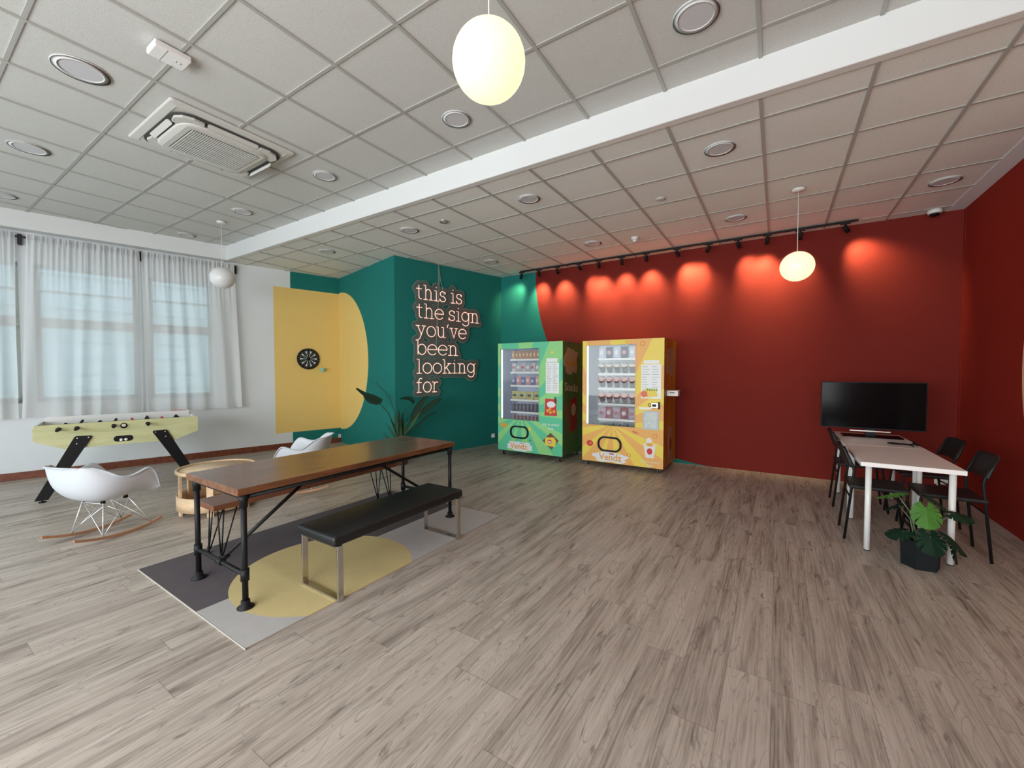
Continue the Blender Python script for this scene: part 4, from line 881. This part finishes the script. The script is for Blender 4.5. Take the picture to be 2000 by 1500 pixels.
def machine(kind, loc, label, Wd, Dp, Z0_, Z1_, win, body, inner, shelves, panelx):
    t = thing('vending_machine', label, 'vending machine', loc)
    x0, x1, z0, z1 = win; b = MB()
    b.box(0, Wd, 0.0, 0.03, Z0_, z0); b.box(0, Wd, 0.0, 0.03, z1, Z1_); b.box(0, x0, 0.0, 0.03, z0, z1); b.box(x1, Wd, 0.0, 0.03, z0, z1)      # door front
    b.box(0, Wd, Dp-0.02, Dp, Z0_, Z1_); b.box(0, 0.02, 0.032, Dp-0.02, Z0_, Z1_); b.box(Wd-0.02, Wd, 0.032, Dp-0.02, Z0_, Z1_)
    b.box(0.02, Wd-0.02, 0.032, Dp-0.02, Z0_, Z0_+0.02); b.box(0.02, Wd-0.02, 0.032, Dp-0.02, Z1_-0.02, Z1_)
    b.obj('cabinet', body, t)
    b = MB(); xr = x1+0.03
    b.box(x0-0.02, x0-0.0, 0.032, 0.56, z0-0.12, z1+0.02); b.box(xr, xr+0.02, 0.032, 0.56, z0-0.12, z1+0.02); b.box(x0, xr, 0.54, 0.56, z0-0.12, z1+0.02); b.box(x0, xr, 0.032, 0.54, z1+0.02, z1+0.03); b.box(x0, xr, 0.032, 0.54, z0-0.14, z0-0.12)
    b.obj('interior', inner, t)
    fr = MB(); f = 0.012
    fr.box(x0-f, x0, -0.004, 0.0, z0-f, z1+f); fr.box(x1, x1+f, -0.004, 0.0, z0-f, z1+f); fr.box(x0, x1, -0.004, 0, z1, z1+f); fr.box(x0, x1, -0.004, 0, z0-f, z0)
    fr.obj('window_trim', body, t)
    MB().box(x0, x1, 0.010, 0.014, z0, z1).obj('glass', M['pane'], t)
    MB().box(x0+0.004, x0+0.022, 0.018, 0.035, z0+0.01, z1-0.01).obj('light_strip', M['led'], t)
    for z in shelves:
        b = MB(); b.box(x0+0.17, xr, 0.05, 0.42, z-0.028, z-0.01); b.box(x0+0.17, xr, 0.045, 0.05, z-0.030, z); b.obj('shelf', M['whitesteel'], t)
    for cx in (0.07, Wd-0.07):
        for cy in (0.07, Dp-0.08):
            b = MB(); b.box(cx-0.03, cx+0.03, cy-0.03, cy+0.03, Z0_-0.006, Z0_); b.box(cx-0.016, cx-0.012, cy-0.012, cy+0.03, 0.018, Z0_-0.004); b.box(cx+0.012, cx+0.016, cy-0.012, cy+0.03, 0.018, Z0_-0.004)
            c = b.obj('caster', M['chrome'], t); rw_ = 0.5*min(0.06, Z0_-0.006)
            MB().tube([(cx-0.011, cy+0.012, rw_), (cx+0.011, cy+0.012, rw_)], rw_, 18).obj('wheel', M['blackplastic'], c)
    return t
def hatch(t, cx, cz, rx, rz):
    b = MB(); P0 = rrect(cx-rx, cx+rx, cz-rz, cz+rz, rz*0.9, 8); P1 = rrect(cx-rx+0.028, cx+rx-0.028, cz-rz+0.026, cz+rz-0.026, (rz-0.026)*0.9, 8)
    b.rings([[Vector((x, y, z)) for x, z in P] for P, y in ((P0, 0.0), (P0, -0.014), (P1, -0.014), (P1, 0.0))], caps=False, smooth=False); b.obj('hatch_frame', M['blackplastic'], t)
def paper(t, x0, x1, z0, z1, rows, name='notice'):
    n = decal(t, [(x0, z0), (x1, z0), (x1, z1), (x0, z1)], D_['paper'], name)
    b = MB(); rd = random.Random(int(x0*100)); z = z1-0.03
    for k in range(rows):
        for (a, c) in ((x0+0.015, x0+(x1-x0)*0.45), (x0+(x1-x0)*0.55, x1-0.015)):
            b.box(a, a+(c-a)*rd.uniform(0.5, 1), -0.0022, -0.0017, z-0.006, z)
        z -= (z1-z0-0.05)/rows
    b.obj('print_lines', D_['greytext'], n); return n

# green machine
GX = -3.982; GW = 1.207
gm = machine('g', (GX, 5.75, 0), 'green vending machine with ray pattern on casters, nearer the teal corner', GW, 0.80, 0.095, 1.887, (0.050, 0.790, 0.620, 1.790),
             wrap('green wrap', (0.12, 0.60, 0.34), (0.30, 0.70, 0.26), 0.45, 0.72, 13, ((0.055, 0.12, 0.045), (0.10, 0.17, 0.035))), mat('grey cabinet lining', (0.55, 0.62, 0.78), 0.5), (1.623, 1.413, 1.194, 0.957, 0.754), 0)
hatch(gm, 0.425, 0.418, 0.178, 0.105)
lo_ = decal(gm, splash(0.43, 0.185, 0.24, 0.075, 3), D_['white'], 'logo_patch'); text_mesh('Vendz', 0.13, 0.001, D_['orange'], gm, (0.41, -0.0028, 0.145), (PI/2, 0, 0), 'brand_lettering')
decal(gm, [(0.43, 0.232), (0.49, 0.228), (0.49, 0.243), (0.43, 0.247)], D_['greytext'], 'small_print', 2)
text_mesh('Joy in every', 0.062, 0.0008, D_['white'], gm, (1.005, -0.002, 0.565), (PI/2, 0, 0), 'slogan'); text_mesh('bite', 0.062, 0.0008, D_['white'], gm, (1.005, -0.002, 0.50), (PI/2, 0, 0), 'slogan')
paper(gm, 0.915, 1.145, 1.075, 1.555, 16); decal(gm, rrect(0.925, 1.12, 1.565, 1.625, 0.01, 2), D_['paper'], 'header_label')
bag = decal(gm, [(0.89, 0.72), (1.115, 0.725), (1.10, 0.86), (1.115, 0.985), (0.905, 0.99), (0.90, 0.86)], D_['red'], 'snack_bag_print')
decal(bag, circ(1.01, 0.90, 0.075, 18, 0.05), D_['white'], 'bag_label', 2)
for q in ((0.95, 0.80), (1.0, 0.775), (1.06, 0.79), (0.99, 0.83)): decal(bag, circ(*q, 0.026, 10), D_['orange'], 'chip_print', 3)
decal(bag, rrect(1.07, 1.095, 0.92, 1.02, 0.004, 2), D_['dark'], 'lock_print', 2)
fy = decal(gm, [(0.90, 0.25), (1.08, 0.235), (1.10, 0.33), (1.06, 0.385), (0.91, 0.375)], D_['yellow'], 'treat_print', 2)
decal(fy, [(0.86, 0.32), (1.0, 0.455), (1.145, 0.34), (1.02, 0.19)], D_['brown'], 'wrapper_corner_print', 1)
decal(fy, circ(0.985, 0.315, 0.04, 14, 0.03), D_['red'], 'badge_print', 3); decal(fy, rrect(0.955, 1.015, 0.30, 0.325, 0.005, 2), D_['white'], 'badge_band_print', 4)
decal(gm, splash(0.115, 0.515, 0.06, 0.04, 9, 14), D_['orange'], 'biscuit_print'); decal(gm, [(0.57, 0.46), (0.615, 0.525), (0.65, 0.465)], D_['yellow'], 'chip_print'); decal(gm, [(0.99, 1.70), (1.03, 1.75), (1.06, 1.70)], D_['yellow'], 'chip_print')
decal(gm, [(0.60, 0.315), (0.63, 0.285), (0.65, 0.30)], D_['brown'], 'crumb_print')
decal(gm, splash(0.30, 1.58, 0.25, 0.20, 5), D_['shadecream'], 'side_logo_patch', 1, 'S', GW); text_mesh('Vendz', 0.17, 0.001, D_['shadeorange'], gm, (GW+0.003, 0.30, 1.50), (PI/2, 0, PI/2), 'brand_lettering')
text_mesh('Snacks', 0.19, 0.001, D_['shadecream'], gm, (GW+0.0012, 0.32, 1.10), (PI/2, 0.08, PI/2), 'side_lettering')
sb = decal(gm, [(0.30, 0.42), (0.55, 0.50), (0.50, 1.00), (0.27, 0.96)], D_['shadered'], 'side_bag_print', 2, 'S', GW); decal(sb, circ(0.40, 0.80, 0.085, 18, 0.10), D_['shadecream'], 'bag_label', 3, 'S', GW)
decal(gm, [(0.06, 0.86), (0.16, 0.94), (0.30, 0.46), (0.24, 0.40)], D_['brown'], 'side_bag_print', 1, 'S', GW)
MB().box(GW, GW+0.001, 0.03, 0.032, 0.1, 1.88).obj('door_seam', M['blackplastic'], gm)

# yellow machine
YX = -2.494; YW = 1.193
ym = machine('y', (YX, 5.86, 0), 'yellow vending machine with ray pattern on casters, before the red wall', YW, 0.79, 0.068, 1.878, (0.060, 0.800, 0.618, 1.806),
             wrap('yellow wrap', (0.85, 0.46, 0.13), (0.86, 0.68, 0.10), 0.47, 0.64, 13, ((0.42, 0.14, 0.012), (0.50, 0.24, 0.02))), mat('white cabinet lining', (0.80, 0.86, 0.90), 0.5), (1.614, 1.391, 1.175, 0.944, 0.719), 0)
hatch(ym, 0.430, 0.345, 0.182, 0.112)
decal(ym, splash(0.44, 0.150, 0.25, 0.075, 6), D_['white'], 'logo_patch'); text_mesh('Vendz', 0.135, 0.001, D_['orange'], ym, (0.44, -0.0028, 0.108), (PI/2, 0, 0), 'brand_lettering')
decal(ym, [(0.43, 0.198), (0.50, 0.194), (0.50, 0.211), (0.43, 0.215)], D_['red'], 'small_print', 2)
paper(ym, 0.885, 1.155, 1.04, 1.515, 12); decal(ym, rrect(0.915, 1.13, 1.525, 1.575, 0.01, 2), D_['paper'], 'header_label')
fd = decal(ym, splash(1.01, 1.12, 0.10, 0.06, 11), D_['yellow'], 'food_photo', 3); decal(fd, splash(0.93, 1.10, 0.045, 0.045, 4, 16), D_['coral'], 'food_photo_detail', 4)
for k in range(5): decal(fd, [(0.96+0.03*k, 1.15), (0.975+0.03*k, 1.19), (0.985+0.03*k, 1.15)], D_['green'], 'food_photo_detail', 4)
b = MB(); b.box(1.03, 1.14, -0.03, 0, 0.91, 0.985); b.bevel(0.004, 1); cr_ = b.obj('coin_unit', M['chrome'], ym); MB().box(1.045, 1.10, -0.032, -0.03, 0.93, 0.965).obj('coin_slot', M['blackplastic'], cr_); MB().box(1.125, 1.14, -0.04, 0, 0.90, 0.995).obj('coin_unit_edge', M['blackplastic'], cr_)
b = MB(); b.rings([[Vector((1.005+r*math.cos(a), y, 0.95+r*math.sin(a))) for a in [2*PI*i/18 for i in range(18)]] for r, y in ((0.024, 0.0), (0.024, -0.006), (0.017, -0.006), (0.017, -0.001))], caps=False); b.obj('button_ring', M['blackplastic'], ym)
MB().box(0.86, 1.03, -0.004, 0, 0.885, 0.915).obj('label_strip', D_['paper'], ym)
b = MB(); b.box(0.915, 1.13, -0.008, 0, 0.605, 0.865); wn_ = b.obj('collection_door', mat('pale clouded plastic', (0.48, 0.58, 0.60), 0.25, noise=0.25, nscale=9), ym)
MB().box(0.935, 1.11, -0.010, -0.008, 0.63, 0.84).obj('door_window', mat('pale clouded film', (0.62, 0.70, 0.70), 0.2, noise=0.3, nscale=14), wn_)
tm = decal(ym, circ(0.125, 0.335, 0.052, 16, 0.045), D_['red'], 'tomato_print'); decal(tm, circ(0.135, 0.335, 0.022, 12), D_['coral'], 'tomato_core_print', 2)
decal(ym, [(0.755, 0.56), (0.78, 0.575), (0.87, 0.535), (0.80, 0.535)], D_['coral'], 'chili_print')
cu = decal(ym, [(0.93, 0.375), (1.09, 0.365), (1.065, 0.205), (0.955, 0.21)], D_['white'], 'cup_print', 2); decal(cu, circ(1.01, 0.30, 0.038, 16, 0.045), D_['red'], 'cup_badge_print', 3)
decal(cu, circ(1.0, 0.445, 0.04, 16, 0.045), D_['white'], 'chef_hat_print', 1); decal(cu, circ(1.01, 0.395, 0.045, 14, 0.025), D_['orange'], 'food_print', 3); decal(cu, [(0.90, 0.385), (0.95, 0.41), (1.06, 0.41), (1.12, 0.385), (1.08, 0.37), (0.94, 0.37)], D_['cream'], 'cup_lid_print', 1)
for q, s in (((0.90, 1.81), 0.03), ((0.72, 0.215), 0.024), ((1.08, 0.52), 0.028), ((0.68, 1.84), 0.02)):
    b = MB(); b.tube([(q[0]+s*math.cos(a), -0.0012, q[1]+s*math.sin(a)) for a in [2*PI*k/14 for k in range(14)]], 0.0028, 4, closed=True); b.obj('ring_print', D_['coral'], ym)
text_mesh('Joy in every', 0.055, 0.0008, D_['cream'], ym, (1.02, -0.002, 0.135), (PI/2, 0, 0), 'slogan'); text_mesh('bite', 0.055, 0.0008, D_['cream'], ym, (1.02, -0.002, 0.085), (PI/2, 0, 0), 'slogan')
decal(ym, splash(0.40, 1.56, 0.27, 0.20, 8), D_['shadecream'], 'side_logo_patch', 1, 'S', YW); text_mesh('Vendz', 0.17, 0.001, D_['shadeorange'], ym, (YW+0.003, 0.40, 1.49), (PI/2, 0, PI/2), 'brand_lettering')
sc_ = decal(ym, [(0.28, 0.62), (0.56, 0.60), (0.52, 0.14), (0.32, 0.16)], D_['shadecream'], 'side_cup_print', 1, 'S', YW); decal(sc_, circ(0.43, 0.36, 0.07, 16, 0.09), D_['shadered'], 'cup_badge_print', 2, 'S', YW)
decal(ym, splash(0.38, 1.20, 0.16, 0.12, 12, 18), D_['shadeorange'], 'side_noodle_print', 1, 'S', YW)
MB().box(YW, YW+0.001, 0.03, 0.033, 0.07, 1.87).obj('door_seam', M['blackplastic'], ym)
bx = thing('payment_box', 'small white box fixed to the side of the yellow machine', 'box', (YX+YW+0.002, 6.02, 1.075))
MB().box(0, 0.15, 0.0, 0.13, 0, 0.075).bevel(0.004, 1).obj('case', M['whiteplastic'], bx); MB().box(0.04, 0.105, -0.002, 0, 0.04, 0.052).obj('slot', M['blackplastic'], bx)
MB().box(0.0, 0.165, -0.005, 0.14, 0.076, 0.082).obj('tray', mat('tan card', (0.50, 0.32, 0.18), 0.6), bx)

# goods on the shelves
def ordi(k): return ('first', 'second', 'third', 'fourth', 'fifth', 'sixth', 'seventh', 'eighth', 'ninth')[k]
def mk_pouch(w, h, m1, m2):
    t = thing('snack_pouch', '', 'snack', (0, 0, 0)); rows = []
    for sgn in (1, -1):
        b = MB(); rows = []
        for j in range(9):
            z = j/8; r = []
            for i in range(9):
                u = -1+i/4; bulge = (1-u**4)*math.sin(PI*min(1, max(0, z)))**0.6*0.022; wv = 1-0.07*math.sin(PI*z); r.append(Vector((u*w/2*wv, -sgn*bulge*1.0, z*h)))
            rows.append(r)
        b.grid(rows); b.obj('film', m1, t, fix=False) if sgn == 1 else b.obj('back_film', m1, t, fix=False)
    b = MB(); b.prism(circ(0, h*0.5, w*0.28, 12, h*0.18), -0.026, -0.020, 'XZ'); b.obj('label_print', m2, t); return t
def mk_cup(r, h, m1, m2):
    t = thing('noodle_cup', '', 'noodle cup', (0, 0, 0)); MB().lathe([(0.0005, 0), (r*0.75, 0), (r, h*0.93), (r*1.06, h*0.93), (r*1.06, h*0.97), (0.0005, h*0.97)], 16).obj('cup', m1, t); MB().lathe([(0.0005, h*0.972), (r*0.98, h*0.972), (r*0.98, h), (0.0005, h)], 16).obj('lid', m2, t); return t
def mk_can(r, h, m1, m2):
    t = thing('drink_can', '', 'drink can', (0, 0, 0)); MB().lathe([(0.0005, 0), (r*0.85, 0), (r, h*0.06), (r, h*0.93), (r*0.85, h*0.97), (0.0005, h*0.97)], 14).obj('can', m1, t); MB().lathe([(0.0005, h*0.972), (r*0.8, h*0.972), (r*0.8, h), (0.0005, h)], 14).obj('lid', m2, t); return t
def K(c, r=0.35): return mat('pack '+str(c), c, r)
def row(mc, xa, xb, n, z, protos, what, y=0.085, tilt=(0, 0, 0), first=[0]):
    for k in range(n):
        pr = protos[k % len(protos)]; x = mc[0]+xa+(xb-xa)*(k+0.5)/n; lb = '%s, %s from left %s' % (what[k % len(what)] if isinstance(what, list) else what, ordi(k), mc[2]); loc = (x, mc[1]+y, z)
        if not pr.get('used'): pr['used'] = 1; o = pr; o.location = loc; o.rotation_euler = tilt; o['label'] = lb; o['group'] = mc[3]
        else: dup(pr, loc, tilt, lb, mc[3])
def gmc(s): return (GX, 5.75, s, 'goods behind the glass of the green machine')
def ymc(s): return (YX, 5.86, s, 'goods behind the glass of the yellow machine')
row(gmc("on green machine's top shelf"), .23, .77, 8, 1.624, [mk_pouch(.062, .135, K((.50, .26, .10)), K((.80, .55, .30)))], 'slim orange snack pouch')
row(gmc("on green machine's second shelf"), .23, .77, 6, 1.414, [mk_pouch(.086, .14, K((.58, .55, .56)), K((.5, .08, .07))), mk_pouch(.086, .14, K((.40, .44, .48)), K((.75, .75, .75)))], ['white and red snack pouch', 'grey snack pouch'])
row(gmc("on green machine's third shelf"), .22, .77, 6, 1.195, [mk_pouch(.088, .13, K((.12, .14, .34)), K((.5, .5, .6))), mk_pouch(.088, .15, K((.62, .30, .28)), K((.75, .6, .55)))], ['blue snack pouch', 'pink snack pouch'])
row(gmc("on green machine's fourth shelf"), .22, .79, 4, 0.958, [mk_pouch(.13, .13, K((.52, .48, .14)), K((.03, .03, .05)))], 'yellow snack pouch with dark print')
row(gmc("on green machine's fifth shelf"), .22, .79, 8, 0.755, [mk_can(.031, .135, K((.10, .09, .14)), K((.85, .85, .88)))], 'dark can with pale lid')
row(gmc("in green machine's bottom row"), .22, .79, 8, 0.545, [mk_can(.031, .145, K((.20, .08, .12)), K((.75, .75, .78)))], 'reddish dark can', y=.09)
row(ymc("on yellow machine's top shelf"), .22, .79, 5, 1.615, [mk_pouch(.105, .165, K((.62, .66, .80)), K((.8, .8, .85))), mk_pouch(.105, .165, K((.03, .03, .09)), K((.62, .2, .25)))], ['white and blue snack pouch', 'black and pink snack pouch'])
row(ymc("on yellow machine's second shelf"), .22, .79, 5, 1.422, [mk_cup(.052, .13, K((.55, .50, .42)), K((.88, .87, .80)))], 'pale noodle cup lying back', tilt=(0.75, 0.15, 0), y=.12)
row(ymc("on yellow machine's third shelf"), .22, .79, 5, 1.206, [mk_cup(.053, .15, K((.45, .25, .24)), K((.85, .60, .60)))], 'pink noodle cup lying back', tilt=(0.75, 0.2, 0), y=.12)
row(ymc("on yellow machine's fourth shelf"), .22, .79, 5, 0.975, [mk_cup(.053, .15, K((.50, .20, .24)), K((.86, .66, .64)))], 'rose noodle cup lying back', tilt=(0.75, 0.2, 0), y=.12)
row(ymc("on yellow machine's fifth shelf"), .22, .79, 5, 0.720, [mk_pouch(.112, .165, K((.48, .40, .50)), K((.4, .12, .15))), mk_pouch(.112, .17, K((.34, .10, .13)), K((.70, .6, .65)))], ['lilac snack pouch', 'maroon snack pouch'])
row(ymc("in yellow machine's bottom row"), .24, .79, 5, 0.52, [mk_cup(.05, .13, K((.25, .33, .38)), K((.35, .33, .32)))], 'grey topped noodle cup', y=.10)
for t_, X0, Y0, z_ in ((gm, .22, 0, 0.545), (ym, .22, 0, 0.52)):
    MB().box(0.20, 0.82, 0.05, 0.42, z_-0.012, z_-0.001).obj('shelf', M['whitesteel'], t_)
